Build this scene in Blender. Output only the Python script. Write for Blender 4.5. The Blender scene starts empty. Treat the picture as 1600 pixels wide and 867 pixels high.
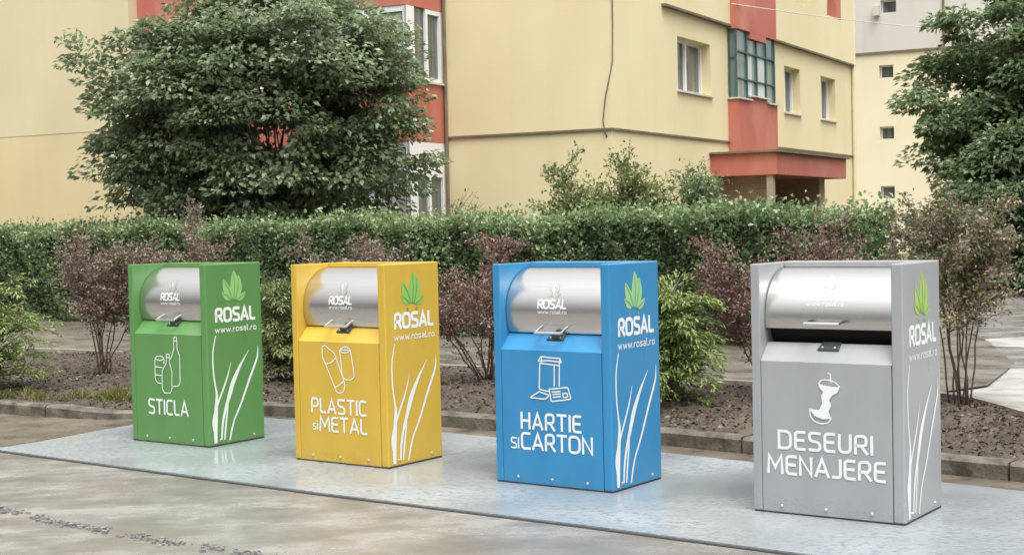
import bpy, bmesh, math, random
import numpy as np
from mathutils import Vector, Matrix
R = math.radians
random.seed(7)
scene = bpy.context.scene
COL = scene.collection

# ------------------------------------------------------------------ camera
EYE = 1.7198
cam_d = bpy.data.cameras.new('camera')
cam_d.sensor_width = 36.0
cam_d.lens = 2295.2 / 1600.0 * 36.0
cam_d.clip_start = 0.1
cam_d.clip_end = 600.0
cam = bpy.data.objects.new('camera', cam_d)
COL.objects.link(cam)
cam.matrix_world = Matrix.Translation((0, 0, EYE)) @ Matrix.Rotation(math.pi / 2 - 0.03688, 4, 'X') @ Matrix.Rotation(-0.0227, 4, 'Z')
scene.camera = cam

# ------------------------------------------------------------------ world (overcast) and soft sun
SUN_EL, SUN_AZ = R(66), R(165)
world = bpy.data.worlds.new('World')
scene.world = world
world.use_nodes = True
nt = world.node_tree
nt.nodes.clear()
n_out = nt.nodes.new('ShaderNodeOutputWorld')
n_bg = nt.nodes.new('ShaderNodeBackground')
n_sky = nt.nodes.new('ShaderNodeTexSky')
n_sky.sky_type = 'NISHITA'
n_sky.sun_disc = False
n_sky.sun_elevation = SUN_EL
n_sky.sun_rotation = SUN_AZ
n_sky.dust_density = 4.0
n_sky.air_density = 1.0
n_hs = nt.nodes.new('ShaderNodeHueSaturation')
n_hs.inputs['Saturation'].default_value = 0.10
n_tc = nt.nodes.new('ShaderNodeTexCoord')
n_sep = nt.nodes.new('ShaderNodeSeparateXYZ')
n_mr = nt.nodes.new('ShaderNodeMapRange')          # overcast sky: zenith about three times the horizon
n_mr.inputs['From Min'].default_value = 0.05
n_mr.inputs['From Max'].default_value = 0.85
n_mr.inputs['To Min'].default_value = 0.56
n_mr.inputs['To Max'].default_value = 2.75
n_mr.interpolation_type = 'SMOOTHSTEP'
n_mul = nt.nodes.new('ShaderNodeVectorMath')
n_mul.operation = 'SCALE'
nt.links.new(n_tc.outputs['Generated'], n_sep.inputs[0])
nt.links.new(n_sep.outputs['Z'], n_mr.inputs['Value'])
nt.links.new(n_sky.outputs[0], n_hs.inputs['Color'])
nt.links.new(n_hs.outputs[0], n_mul.inputs[0])
nt.links.new(n_mr.outputs[0], n_mul.inputs['Scale'])
nt.links.new(n_mul.outputs[0], n_bg.inputs['Color'])
n_bg.inputs['Strength'].default_value = 0.15
nt.links.new(n_bg.outputs[0], n_out.inputs[0])

sun_d = bpy.data.lights.new('sun', 'SUN')
sun_d.energy = 0.9
sun_d.angle = R(28)
sun_d.color = (1.0, 0.97, 0.92)
sun = bpy.data.objects.new('sun', sun_d)
COL.objects.link(sun)
sd = Vector((math.sin(SUN_AZ) * math.cos(SUN_EL), math.cos(SUN_AZ) * math.cos(SUN_EL), math.sin(SUN_EL)))
sun.rotation_euler = sd.to_track_quat('Z', 'Y').to_euler()

vs = scene.view_settings
vs.view_transform = 'Standard'
vs.look = 'None'
vs.exposure = 0.17
vs.gamma = 1.0
vs.use_curve_mapping = False

# ------------------------------------------------------------------ helpers
def tag(o, label=None, cat=None, group=None, kind=None):
    if label: o['label'] = label
    if cat: o['category'] = cat
    if group: o['group'] = group
    if kind: o['kind'] = kind
    return o

def empty(name, loc=(0, 0, 0), rz=0.0):
    o = bpy.data.objects.new(name, None)
    o.empty_display_size = 0.2
    COL.objects.link(o)
    o.location = loc
    o.rotation_euler = (0, 0, rz)
    return o

def link(name, me, parent=None, mat=None):
    o = bpy.data.objects.new(name, me)
    COL.objects.link(o)
    if mat is not None: me.materials.append(mat)
    if parent is not None: o.parent = parent
    return o

class MB:
    def __init__(s): s.v = []; s.f = []
    def quad(s, a, b, c, d):
        i = len(s.v); s.v += [tuple(a), tuple(b), tuple(c), tuple(d)]; s.f.append((i, i+1, i+2, i+3))
    def poly(s, pts):
        i = len(s.v); s.v += [tuple(q) for q in pts]; s.f.append(tuple(range(i, i+len(pts))))
    def box(s, x0, x1, y0, y1, z0, z1, T=None):
        i = len(s.v)
        P = [(x0,y0,z0),(x1,y0,z0),(x1,y1,z0),(x0,y1,z0),(x0,y0,z1),(x1,y0,z1),(x1,y1,z1),(x0,y1,z1)]
        if T: P = [tuple(T(*q)) for q in P]
        s.v += P
        s.f += [(i,i+3,i+2,i+1),(i+4,i+5,i+6,i+7),(i,i+1,i+5,i+4),(i+1,i+2,i+6,i+5),(i+2,i+3,i+7,i+6),(i+3,i,i+4,i+7)]
        return s
    def tube(s, pts, rads, n=6):
        pts = [Vector(q) for q in pts]
        if not hasattr(rads, '__len__'): rads = [rads]*len(pts)
        base = len(s.v); prev = None
        for k, q in enumerate(pts):
            d = (pts[min(k+1, len(pts)-1)] - pts[max(k-1, 0)]).normalized()
            if prev is None:
                a = d.cross(Vector((0, 0, 1)))
                if a.length < .1: a = d.cross(Vector((1, 0, 0)))
            else:
                a = prev - d*prev.dot(d)
            a.normalize(); prev = a; b = d.cross(a)
            for j in range(n):
                t = 2*math.pi*j/n
                s.v.append(tuple(q + (a*math.cos(t) + b*math.sin(t))*rads[k]))
        for k in range(len(pts)-1):
            for j in range(n):
                i0 = base+k*n+j; i1 = base+k*n+(j+1) % n
                s.f.append((i0, i1, i1+n, i0+n))
        s.f.append(tuple(base+j for j in reversed(range(n))))
        s.f.append(tuple(base+(len(pts)-1)*n+j for j in range(n)))
        return s
    def prism(s, prof, f0, f1):
        """prof: 2D points; f0/f1 map a 2D point to both end caps"""
        n = len(prof); i = len(s.v)
        s.v += [tuple(f0(*q)) for q in prof] + [tuple(f1(*q)) for q in prof]
        s.f.append(tuple(i+j for j in reversed(range(n)))); s.f.append(tuple(i+n+j for j in range(n)))
        for j in range(n):
            k = (j+1) % n; s.f.append((i+j, i+k, i+n+k, i+n+j))
        return s
    def build(s, name, mat, parent=None, bevel=0.0, smooth=False, seg=2):
        me = bpy.data.meshes.new(name)
        me.from_pydata(s.v, [], s.f)
        bm = bmesh.new(); bm.from_mesh(me)
        bmesh.ops.recalc_face_normals(bm, faces=bm.faces)
        if bevel:
            es = [e for e in bm.edges if len(e.link_faces) == 2 and e.calc_face_angle() > 0.5]
            bmesh.ops.bevel(bm, geom=es, offset=bevel, segments=seg, affect='EDGES', profile=0.5)
        if smooth:
            for f in bm.faces: f.smooth = True
        bm.to_mesh(me); bm.free()
        return link(name, me, parent, mat)

# ---- materials
def new_mat(name):
    m = bpy.data.materials.new(name); m.use_nodes = True
    n = m.node_tree.nodes; l = m.node_tree.links
    return m, n, l, n['Principled BSDF']

def mat(name, c1, c2=None, scale=5.0, rough=0.5, rough2=None, metal=0.0, bump=0.0, bscale=None, spec=0.5,
        detail=6.0, stretch=(1, 1, 1), ramp=(0.35, 0.65), coords='Object', coat=0.0, c3=None, s3=1.0, r3=(0.5, 0.7)):
    m, n, l, b = new_mat(name)
    b.inputs['Roughness'].default_value = rough
    b.inputs['Metallic'].default_value = metal
    b.inputs['Specular IOR Level'].default_value = spec
    b.inputs['Coat Weight'].default_value = coat
    b.inputs['Base Color'].default_value = (*c1, 1)
    if c2 is None and not bump: return m
    tc = n.new('ShaderNodeTexCoord'); mp = n.new('ShaderNodeMapping')
    mp.inputs['Scale'].default_value = stretch
    if coords == 'World':
        g = n.new('ShaderNodeNewGeometry'); l.new(g.outputs['Position'], mp.inputs[0])
    else:
        l.new(tc.outputs[coords], mp.inputs[0])
    if c2 is not None:
        nz = n.new('ShaderNodeTexNoise'); nz.inputs['Scale'].default_value = scale; nz.inputs['Detail'].default_value = detail
        nz.inputs['Roughness'].default_value = 0.68
        l.new(mp.outputs[0], nz.inputs['Vector'])
        cr = n.new('ShaderNodeValToRGB')
        cr.color_ramp.elements[0].position = ramp[0]; cr.color_ramp.elements[0].color = (*c1, 1)
        cr.color_ramp.elements[1].position = ramp[1]; cr.color_ramp.elements[1].color = (*c2, 1)
        l.new(nz.outputs['Fac'], cr.inputs[0])
        last = cr.outputs[0]
        if c3 is not None:
            nz3 = n.new('ShaderNodeTexNoise'); nz3.inputs['Scale'].default_value = s3; nz3.inputs['Detail'].default_value = 5
            l.new(mp.outputs[0], nz3.inputs['Vector'])
            r_ = n.new('ShaderNodeMapRange'); r_.inputs['From Min'].default_value = r3[0]; r_.inputs['From Max'].default_value = r3[1]
            l.new(nz3.outputs['Fac'], r_.inputs['Value'])
            mx = n.new('ShaderNodeMix'); mx.data_type = 'RGBA'
            l.new(r_.outputs[0], mx.inputs['Factor']); l.new(last, mx.inputs['A']); mx.inputs['B'].default_value = (*c3, 1)
            last = mx.outputs['Result']
        l.new(last, b.inputs['Base Color'])
        if rough2 is not None:
            mr = n.new('ShaderNodeMapRange'); mr.inputs['From Min'].default_value = ramp[0]; mr.inputs['From Max'].default_value = ramp[1]
            mr.inputs['To Min'].default_value = rough; mr.inputs['To Max'].default_value = rough2
            l.new(nz.outputs['Fac'], mr.inputs['Value']); l.new(mr.outputs[0], b.inputs['Roughness'])
    if bump:
        nb = n.new('ShaderNodeTexNoise'); nb.inputs['Scale'].default_value = bscale or scale*4; nb.inputs['Detail'].default_value = 4
        l.new(mp.outputs[0], nb.inputs['Vector'])
        bp = n.new('ShaderNodeBump'); bp.inputs['Strength'].default_value = min(1.0, bump); bp.inputs['Distance'].default_value = 0.02
        l.new(nb.outputs['Fac'], bp.inputs['Height']); l.new(bp.outputs[0], b.inputs['Normal'])
    return m

def leaf_mat(name, stops, rough=0.4, trans=0.25, spec=0.5):
    m, n, l, b = new_mat(name)
    at = n.new('ShaderNodeAttribute'); at.attribute_name = 'tint'
    cr = n.new('ShaderNodeValToRGB')
    el = cr.color_ramp.elements
    el[0].position, el[0].color = stops[0][0], (*stops[0][1], 1)
    el[1].position, el[1].color = stops[-1][0], (*stops[-1][1], 1)
    for p_, c in stops[1:-1]:
        e = el.new(p_); e.color = (*c, 1)
    l.new(at.outputs['Fac'], cr.inputs[0]); l.new(cr.outputs[0], b.inputs['Base Color'])
    b.inputs['Roughness'].default_value = rough
    b.inputs['Specular IOR Level'].default_value = spec
    tr = n.new('ShaderNodeBsdfTranslucent'); l.new(cr.outputs[0], tr.inputs['Color'])
    mx = n.new('ShaderNodeMixShader'); mx.inputs[0].default_value = trans
    l.new(b.outputs[0], mx.inputs[1]); l.new(tr.outputs[0], mx.inputs[2])
    l.new(mx.outputs[0], n['Material Output'].inputs['Surface'])
    return m

rng = np.random.default_rng(11)
def unit(a): return a/np.maximum(np.linalg.norm(a, axis=-1, keepdims=True), 1e-9)

def leaf_mesh(name, P, D, N, L, W, tint, mat_, parent=None, fold=0.25):
    """one mesh of folded diamond leaves: base point P, direction D, normal N, length L, width W"""
    n = len(P); D = unit(D); S = unit(np.cross(D, N)); N = np.cross(S, D)
    L = np.broadcast_to(L, (n,))[:, None]; W = np.broadcast_to(W, (n,))[:, None]
    mid = P + D*L*0.45
    V = np.stack([P, mid + S*W*.5 + N*W*fold, P + D*L, mid - S*W*.5 + N*W*fold], 1).reshape(-1, 3)
    me = bpy.data.meshes.new(name)
    me.vertices.add(4*n); me.vertices.foreach_set('co', V.astype(np.float32).ravel())
    base = np.arange(n)*4
    idx = np.stack([base, base+1, base+2, base, base+2, base+3], 1).ravel()
    me.loops.add(6*n); me.loops.foreach_set('vertex_index', idx.astype(np.int32))
    me.polygons.add(2*n); me.polygons.foreach_set('loop_start', (np.arange(2*n)*3).astype(np.int32))
    me.polygons.foreach_set('loop_total', np.full(2*n, 3, np.int32))
    a = me.attributes.new('tint', 'FLOAT', 'POINT')
    a.data.foreach_set('value', np.repeat(np.clip(tint, 0, 1), 4).astype(np.float32))
    me.update(calc_edges=True)
    return link(name, me, parent, mat_)

def lumpy(dirs, seed, amp=0.25, k=3.0):
    """smooth bumpy radius factor over directions"""
    g = np.random.default_rng(seed); r = np.zeros(len(dirs))
    for i in range(7):
        w = g.normal(size=3)*k*(1+.45*i); r += np.sin(dirs@w + g.uniform(0, 6.28))/(1+.5*i)
    return 1 + amp*r/2.2

# ---- stroke lettering
def rnd(path, r, n=6, closed=False):
    out = []; m = len(path)
    for i, q in enumerate(path):
        if not closed and (i == 0 or i == m-1): out.append(q); continue
        a = Vector(path[i-1]); b = Vector(q); c = Vector(path[(i+1) % m])
        d1 = a-b; d2 = c-b; rr = min(r, d1.length*.5, d2.length*.5)
        p0 = b+d1.normalized()*rr; p1 = b+d2.normalized()*rr
        for t in range(n+1):
            t /= n; out.append(tuple(p0*(1-t)**2 + b*2*t*(1-t) + p1*t*t))
    if closed: out.append(out[0])
    return out
def glyph(ch):
    w = .58
    G = {
     'S': (w, [rnd([(w,.98),(.0,1.02),(0,.54),(w,.46),(w,-.02),(0,.02)], .22)]),
     'T': (w+.04, [[(0,1),(w+.04,1)], [((w+.04)/2,.99),((w+.04)/2,0)]]),
     'I': (.0, [[(0,1),(0,0)]]),
     'C': (w, [rnd([(w,.98),(0,1.02),(0,-.02),(w,.02)], .42)]),
     'L': (w*.8, [rnd([(0,1),(0,0),(w*.8,0.02)], .28)]),
     'A': (w+.12, [[(0,0),(w*.5+.06,1),(w+.12,0)], [(.14,.28),(w-.02,.28)]]),
     'P': (w, [rnd([(0,0),(0,1),(w,1),(w,.42),(.05,.42)], .24)]),
     'M': (.82, [[(0,0),(.05,1),(.41,.32),(.77,1),(.82,0)]]),
     'E': (w*.9, [rnd([(w*.9,1),(0,1),(0,0),(w*.9,0)], .2), [(.02,.52),(w*.8,.52)]]),
     'R': (w+.02, [rnd([(0,0),(0,1),(w,1),(w,.44),(.05,.44)], .24), [(.3,.43),(w+.04,0)]]),
     'O': (w+.12, [rnd([(0,.5),(0,1),(w+.12,1),(w+.12,0),(0,0)], .4, closed=True)]),
     'N': (w+.04, [[(0,0),(0,1),(w+.04,0),(w+.04,1)]]),
     'H': (w+.02, [[(0,0),(0,1)], [(w+.02,0),(w+.02,1)], [(.02,.5),(w,.5)]]),
     'D': (w+.08, [[(0,0)]+rnd([(0,1),(w+.08,1),(w+.08,0),(0,0)], .42)[0:1]+rnd([(0,1),(w+.08,1),(w+.08,0),(0,0)], .42)[1:]]),
     'U': (w+.02, [rnd([(0,1),(0,0),(w+.02,0),(w+.02,1)], .3)]),
     'J': (.42, [rnd([(.42,1),(.42,0),(0,0.02)], .26)]),
     'w': (.66, [[(0,.6),(.17,0),(.33,.52),(.49,0),(.66,.6)]]),
     'r': (.26, [rnd([(0,0),(0,.6),(.28,.58)], .22)]),
     'o': (.42, [rnd([(0,.3),(0,.6),(.42,.6),(.42,0),(0,0)], .26, closed=True)]),
     's': (.36, [rnd([(.36,.59),(0,.61),(0,.32),(.36,.28),(.36,-.01),(0,.01)], .13)]),
     'a': (.38, [rnd([(.03,.59),(.38,.61),(.38,0),(0,0),(0,.34),(.36,.34)], .14)]),
     'l': (.12, [rnd([(0,1),(0,0),(.14,.0)], .14)]),
     'i': (.0, [[(0,.6),(0,0)], [(0,.82),(0,.9)]]),
     '.': (.0, [[(0,0),(0,.07)]]),
    }
    return G[ch]
def ribbon(mb, pts, w, fmap, lift, cap=True):
    """flat variable-width stroke with mitred joints; w is one width or a list"""
    P = [Vector(q) for q in pts]; n = len(P)
    closed = (P[0]-P[-1]).length < 1e-6 and n > 3
    ws = w if hasattr(w, '__len__') else [w]*n
    if not closed and cap:
        P[0] = P[0] + (P[0]-P[1]).normalized()*ws[0]*.35; P[-1] = P[-1] + (P[-1]-P[-2]).normalized()*ws[-1]*.35
    Lf = []; Rt = []
    for i in range(n):
        if closed:
            a = P[i-1] if i > 0 else P[n-2]; b = P[i+1] if i < n-1 else P[1]
        else:
            a = P[max(i-1, 0)]; b = P[min(i+1, n-1)]
        d1 = (P[i]-a); d2 = (b-P[i])
        d1 = d1.normalized() if d1.length > 1e-9 else d2.normalized()
        d2 = d2.normalized() if d2.length > 1e-9 else d1
        t = (d1+d2); t = t.normalized() if t.length > .05 else d1
        nn = Vector((-t.y, t.x)); cosx = max(.45, nn.dot(Vector((-d1.y, d1.x))))
        o = nn*(ws[i]*.5/cosx)
        Lf.append(P[i]+o); Rt.append(P[i]-o)
    for i in range(n-1):
        mb.quad(*[fmap(q.x, q.y, lift) for q in (Lf[i], Rt[i], Rt[i+1], Lf[i+1])])
def text(mb, s, u0, u1, z0, cap, stroke, fmap, gap=.24, lift0=.0015):
    tot = sum(glyph(c)[0] for c in s) + gap*(len(s)-1)
    sx = (u1-u0)/tot; x = 0; k = 0
    for c in s:
        wd, st = glyph(c)
        for q in st:
            pts = [(u0+(x+a)*sx, z0+b*cap) for a, b in q]
            ribbon(mb, pts, stroke, fmap, lift0+.0003*(k % 4)); k += 1
        x += wd+gap

# ------------------------------------------------------------------ materials
M = {}
M['concrete'] = mat('wet_concrete', (.158,.150,.134), (.28,.27,.25), scale=2.0, rough=.07, rough2=.36, spec=.65, bump=.3, bscale=110, ramp=(.36,.64), detail=14, coords='World', stretch=(.85,1.25,1), c3=(.17,.153,.127), s3=.8, r3=(.5,.7))
M['steel_plate'] = None
M['kerb'] = mat('wet_kerb_stone', (.06,.05,.038), (.17,.15,.12), scale=6, rough=.35, rough2=.7, bump=.4, bscale=40, coords='World')
M['edging'] = mat('edging_stone', (.20,.18,.15), (.32,.29,.25), scale=5, rough=.5, bump=.3, bscale=40, coords='World')
M['soil'] = mat('damp_soil', (.026,.020,.014), (.085,.065,.047), scale=14, rough=.8, bump=.9, bscale=22, coords='World', detail=9, c3=(.11,.085,.06), s3=1.3, r3=(.52,.72))
M['path'] = mat('wet_path', (.10,.088,.07), (.175,.155,.128), scale=2.0, rough=.2, rough2=.55, bump=.12, bscale=50, coords='World')
M['asphalt'] = mat('wet_asphalt', (.05,.048,.042), (.095,.09,.08), scale=.55, rough=.12, rough2=.5, bump=.1, bscale=60, coords='World', ramp=(.42,.6))
M['pavement'] = mat('pale_paving', (.26,.25,.23), (.38,.37,.34), scale=1.6, rough=.3, rough2=.6, bump=.1, bscale=50, coords='World')
M['lawn'] = mat('lawn_soil', (.06,.075,.03), (.12,.12,.05), scale=4, rough=.9, coords='World')
M['bark'] = mat('bark', (.055,.042,.032), (.13,.10,.078), scale=12, rough=.8, bump=.5, stretch=(1,1,.3))
M['twig'] = mat('twig', (.07,.045,.035), (.15,.10,.075), scale=10, rough=.75)
M['white_vinyl'] = mat('white_vinyl', (.68,.70,.68), rough=.4)
M['dark_metal'] = mat('lock_metal', (.018,.03,.028), (.035,.05,.046), scale=20, rough=.35)
M['black'] = mat('drum_hollow_shade', (.006,.006,.006), rough=.8)
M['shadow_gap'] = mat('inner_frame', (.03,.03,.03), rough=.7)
M['chrome'] = mat('bright_steel', (.72,.72,.70), rough=.25, metal=1.0)
M['bolt'] = mat('bolt_steel', (.62,.60,.56), rough=.3, metal=.8)
M['wall'] = None
M['red'] = mat('red_render', (.42,.115,.08), (.46,.145,.104), scale=1.3, rough=.75, bump=.05, bscale=60, c3=(.52,.215,.15), s3=1.0, r3=(.5,.75), stretch=(1,1,.5))
M['trim'] = mat('trim_and_shadow_line', (.13,.10,.065), (.20,.16,.105), scale=3, rough=.8)  # darkened for the string courses' shadow lines; pipes and canopy roof share it
M['pvc'] = mat('white_pvc', (.74,.75,.75), rough=.35)
M['sillm'] = mat('sill_metal', (.55,.50,.44), rough=.5)
M['teal'] = mat('teal_frame', (.045,.09,.085), (.06,.115,.105), scale=8, rough=.5)
M['curtain'] = mat('curtain', (.42,.44,.42), (.62,.64,.62), scale=4, rough=.9, stretch=(9,9,.2))
M['brick'] = None
M['recess_shade'] = mat('recess_shade_brown', (.16,.095,.07), (.23,.14,.105), scale=2, rough=.9)
M['wood'] = mat('brown_door', (.09,.045,.03), (.14,.075,.05), scale=4, rough=.5, stretch=(1,1,.2))
M['cable'] = mat('cable', (.12,.10,.075), rough=.6)
M['grey_pipe'] = mat('painted_pipe', (.62,.55,.36), (.70,.62,.42), scale=3, rough=.5)

def wall_mat(name, a, b_, dirt):
    m, n, l, bs = new_mat(name)
    bs.inputs['Roughness'].default_value = .85
    g = n.new('ShaderNodeNewGeometry')
    mp = n.new('ShaderNodeMapping'); mp.inputs['Scale'].default_value = (.5, .5, .35); l.new(g.outputs['Position'], mp.inputs[0])
    nz = n.new('ShaderNodeTexNoise'); nz.inputs['Scale'].default_value = 1.0; nz.inputs['Detail'].default_value = 7; l.new(mp.outputs[0], nz.inputs['Vector'])
    cr = n.new('ShaderNodeValToRGB'); cr.color_ramp.elements[0].position = .35; cr.color_ramp.elements[1].position = .65
    cr.color_ramp.elements[0].color = (*a, 1); cr.color_ramp.elements[1].color = (*b_, 1); l.new(nz.outputs['Fac'], cr.inputs[0])
    mp2 = n.new('ShaderNodeMapping'); mp2.inputs['Scale'].default_value = (3.2, 3.2, .16); l.new(g.outputs['Position'], mp2.inputs[0])
    n2 = n.new('ShaderNodeTexNoise'); n2.inputs['Scale'].default_value = 1.0; n2.inputs['Detail'].default_value = 5; l.new(mp2.outputs[0], n2.inputs['Vector'])
    mr = n.new('ShaderNodeMapRange'); mr.inputs['From Min'].default_value = .55; mr.inputs['From Max'].default_value = .85; mr.inputs['To Max'].default_value = .22
    l.new(n2.outputs['Fac'], mr.inputs['Value'])
    mx = n.new('ShaderNodeMix'); mx.data_type = 'RGBA'; l.new(mr.outputs[0], mx.inputs['Factor']); l.new(cr.outputs[0], mx.inputs['A']); mx.inputs['B'].default_value = (*dirt, 1)
    l.new(mx.outputs['Result'], bs.inputs['Base Color'])
    n3 = n.new('ShaderNodeTexNoise'); n3.inputs['Scale'].default_value = 35; n3.inputs['Detail'].default_value = 3; l.new(g.outputs['Position'], n3.inputs['Vector'])
    bp = n.new('ShaderNodeBump'); bp.inputs['Strength'].default_value = .25; bp.inputs['Distance'].default_value = .01; l.new(n3.outputs['Fac'], bp.inputs['Height']); l.new(bp.outputs[0], bs.inputs['Normal'])
    return m
M['wall'] = wall_mat('yellow_render', (.66,.56,.335), (.70,.605,.375), (.54,.45,.275))
M['wall_pale'] = wall_mat('cream_render', (.68,.60,.41), (.72,.64,.45), (.57,.49,.34))
M['wall_grey'] = wall_mat('pale_grey_render', (.54,.51,.45), (.60,.57,.51), (.42,.39,.34))
M['wall_blind'] = wall_mat('ochre_render', (.56,.465,.262), (.61,.515,.30), (.45,.37,.22))

def glass_mat(name, col, rough=.08):
    m = mat(name, col, rough=rough, spec=.8)
    return m
M['glass'] = mat('window_glass', (.055,.065,.065), (.19,.20,.19), scale=1.0, rough=.06, spec=.8, stretch=(4,4,.25), ramp=(.4,.62))
M['glass_teal'] = mat('balcony_glass', (.10,.17,.165), (.24,.33,.31), scale=1.0, rough=.08, spec=.8, stretch=(3,3,.3), ramp=(.4,.62))
def brick_mat():
    m, n, l, b = new_mat('old_brick')
    tc = n.new('ShaderNodeTexCoord'); br = n.new('ShaderNodeTexBrick')
    br.inputs['Scale'].default_value = 4.0; br.inputs['Color1'].default_value = (.34,.20,.135,1); br.inputs['Color2'].default_value = (.42,.27,.19,1); br.inputs['Mortar'].default_value = (.42,.36,.29,1)
    mp = n.new('ShaderNodeMapping'); mp.inputs['Rotation'].default_value = (R(90), 0, 0); l.new(tc.outputs['Object'], mp.inputs[0])
    l.new(mp.outputs[0], br.inputs['Vector']); l.new(br.outputs['Color'], b.inputs['Base Color']); b.inputs['Roughness'].default_value = .9
    return m
M['brick'] = brick_mat()

def plate_mat():
    m, n, l, b = new_mat('wet_chequer_plate')
    g = n.new('ShaderNodeNewGeometry')
    mp = n.new('ShaderNodeMapping'); mp.inputs['Rotation'].default_value = (0, 0, .62); l.new(g.outputs['Position'], mp.inputs[0])
    nz = n.new('ShaderNodeTexNoise'); nz.inputs['Scale'].default_value = 1.1; nz.inputs['Detail'].default_value = 6; l.new(mp.outputs[0], nz.inputs['Vector'])
    cr = n.new('ShaderNodeValToRGB'); cr.color_ramp.elements[0].position = .38; cr.color_ramp.elements[1].position = .62
    cr.color_ramp.elements[0].color = (.235,.257,.268,1); cr.color_ramp.elements[1].color = (.30,.322,.332,1); l.new(nz.outputs['Fac'], cr.inputs[0])
    # speckled grip coating
    sp = n.new('ShaderNodeTexNoise'); sp.inputs['Scale'].default_value = 30; sp.inputs['Detail'].default_value = 3; l.new(mp.outputs[0], sp.inputs['Vector'])
    sr = n.new('ShaderNodeMapRange'); sr.inputs['From Min'].default_value = .52; sr.inputs['From Max'].default_value = .62; sr.inputs['To Max'].default_value = .9; l.new(sp.outputs['Fac'], sr.inputs['Value'])
    big = n.new('ShaderNodeTexNoise'); big.inputs['Scale'].default_value = .9; big.inputs['Detail'].default_value = 2; l.new(mp.outputs[0], big.inputs['Vector'])
    br_ = n.new('ShaderNodeMapRange'); br_.inputs['From Min'].default_value = .36; br_.inputs['From Max'].default_value = .66; l.new(big.outputs['Fac'], br_.inputs['Value'])
    mm = n.new('ShaderNodeMath'); mm.operation = 'MULTIPLY'; l.new(sr.outputs[0], mm.inputs[0]); l.new(br_.outputs[0], mm.inputs[1])
    mx = n.new('ShaderNodeMix'); mx.data_type = 'RGBA'; l.new(mm.outputs[0], mx.inputs['Factor']); l.new(cr.outputs[0], mx.inputs['A']); mx.inputs['B'].default_value = (.14,.18,.20,1)
    l.new(mx.outputs['Result'], b.inputs['Base Color'])
    rr = n.new('ShaderNodeMapRange'); rr.inputs['To Min'].default_value = .10; rr.inputs['To Max'].default_value = .38; l.new(br_.outputs[0], rr.inputs['Value']); l.new(rr.outputs[0], b.inputs['Roughness'])
    vo = n.new('ShaderNodeTexVoronoi'); vo.inputs['Scale'].default_value = 26; l.new(mp.outputs[0], vo.inputs['Vector'])
    bp = n.new('ShaderNodeBump'); bp.inputs['Distance'].default_value = .004; l.new(br_.outputs[0], bp.inputs['Strength']); l.new(vo.outputs['Distance'], bp.inputs['Height']); l.new(bp.outputs[0], b.inputs['Normal'])
    b.inputs['Specular IOR Level'].default_value = .8
    return m
M['steel_plate'] = plate_mat()

def drum_mat():
    m, n, l, b = new_mat('brushed_stainless')
    b.inputs['Metallic'].default_value = 1.0
    tc = n.new('ShaderNodeTexCoord'); mp = n.new('ShaderNodeMapping'); mp.inputs['Scale'].default_value = (2, 120, 120); l.new(tc.outputs['Object'], mp.inputs[0])
    nz = n.new('ShaderNodeTexNoise'); nz.inputs['Scale'].default_value = 1.5; nz.inputs['Detail'].default_value = 4; l.new(mp.outputs[0], nz.inputs['Vector'])
    cr = n.new('ShaderNodeValToRGB'); cr.color_ramp.elements[0].color = (.58,.565,.54,1); cr.color_ramp.elements[1].color = (.70,.685,.66,1); l.new(nz.outputs['Fac'], cr.inputs[0]); l.new(cr.outputs[0], b.inputs['Base Color'])
    mr = n.new('ShaderNodeMapRange'); mr.inputs['To Min'].default_value = .20; mr.inputs['To Max'].default_value = .30; l.new(nz.outputs['Fac'], mr.inputs['Value']); l.new(mr.outputs[0], b.inputs['Roughness'])
    return m
M['drum'] = drum_mat()

def paint(name, c):
    m = mat(name, tuple(x*.92 for x in c), tuple(min(1, x*1.04+.006) for x in c), scale=3.0, rough=.26, rough2=.48, spec=.5, ramp=(.3,.7), stretch=(1,1,.35), detail=9, bump=.03, bscale=2.5)
    n = m.node_tree.nodes; l = m.node_tree.links; b = n['Principled BSDF']
    src = b.inputs['Base Color'].links[0].from_socket
    tc = n.new('ShaderNodeTexCoord'); sx = n.new('ShaderNodeSeparateXYZ'); l.new(tc.outputs['Object'], sx.inputs[0])
    nz = n.new('ShaderNodeTexNoise'); nz.inputs['Scale'].default_value = 70; nz.inputs['Detail'].default_value = 6; l.new(tc.outputs['Object'], nz.inputs['Vector'])
    mr = n.new('ShaderNodeMapRange'); mr.inputs['From Min'].default_value = .0; mr.inputs['From Max'].default_value = .20; mr.inputs['To Min'].default_value = .17; mr.inputs['To Max'].default_value = -.10; l.new(sx.outputs['Z'], mr.inputs['Value'])
    ad = n.new('ShaderNodeMath'); ad.operation = 'ADD'; l.new(nz.outputs['Fac'], ad.inputs[0]); l.new(mr.outputs[0], ad.inputs[1])
    m2 = n.new('ShaderNodeMapRange'); m2.inputs['From Min'].default_value = .60; m2.inputs['From Max'].default_value = .72; m2.inputs['To Max'].default_value = .2; l.new(ad.outputs[0], m2.inputs['Value'])
    mx = n.new('ShaderNodeMix'); mx.data_type = 'RGBA'; l.new(m2.outputs[0], mx.inputs['Factor']); l.new(src, mx.inputs['A']); mx.inputs['B'].default_value = (.16,.13,.095,1)
    l.new(mx.outputs['Result'], b.inputs['Base Color'])
    return m

# ------------------------------------------------------------------ ground and setting
def struct(o): o['kind'] = 'structure'; return o
mb = MB(); mb.quad((-160,-60,0),(160,-60,0),(160,200,0),(-160,200,0))
struct(mb.build('ground', M['concrete']))

def sc(pts, z): k = (EYE-z)/EYE; return [(x*k, y*k) for x, y in pts]
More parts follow.
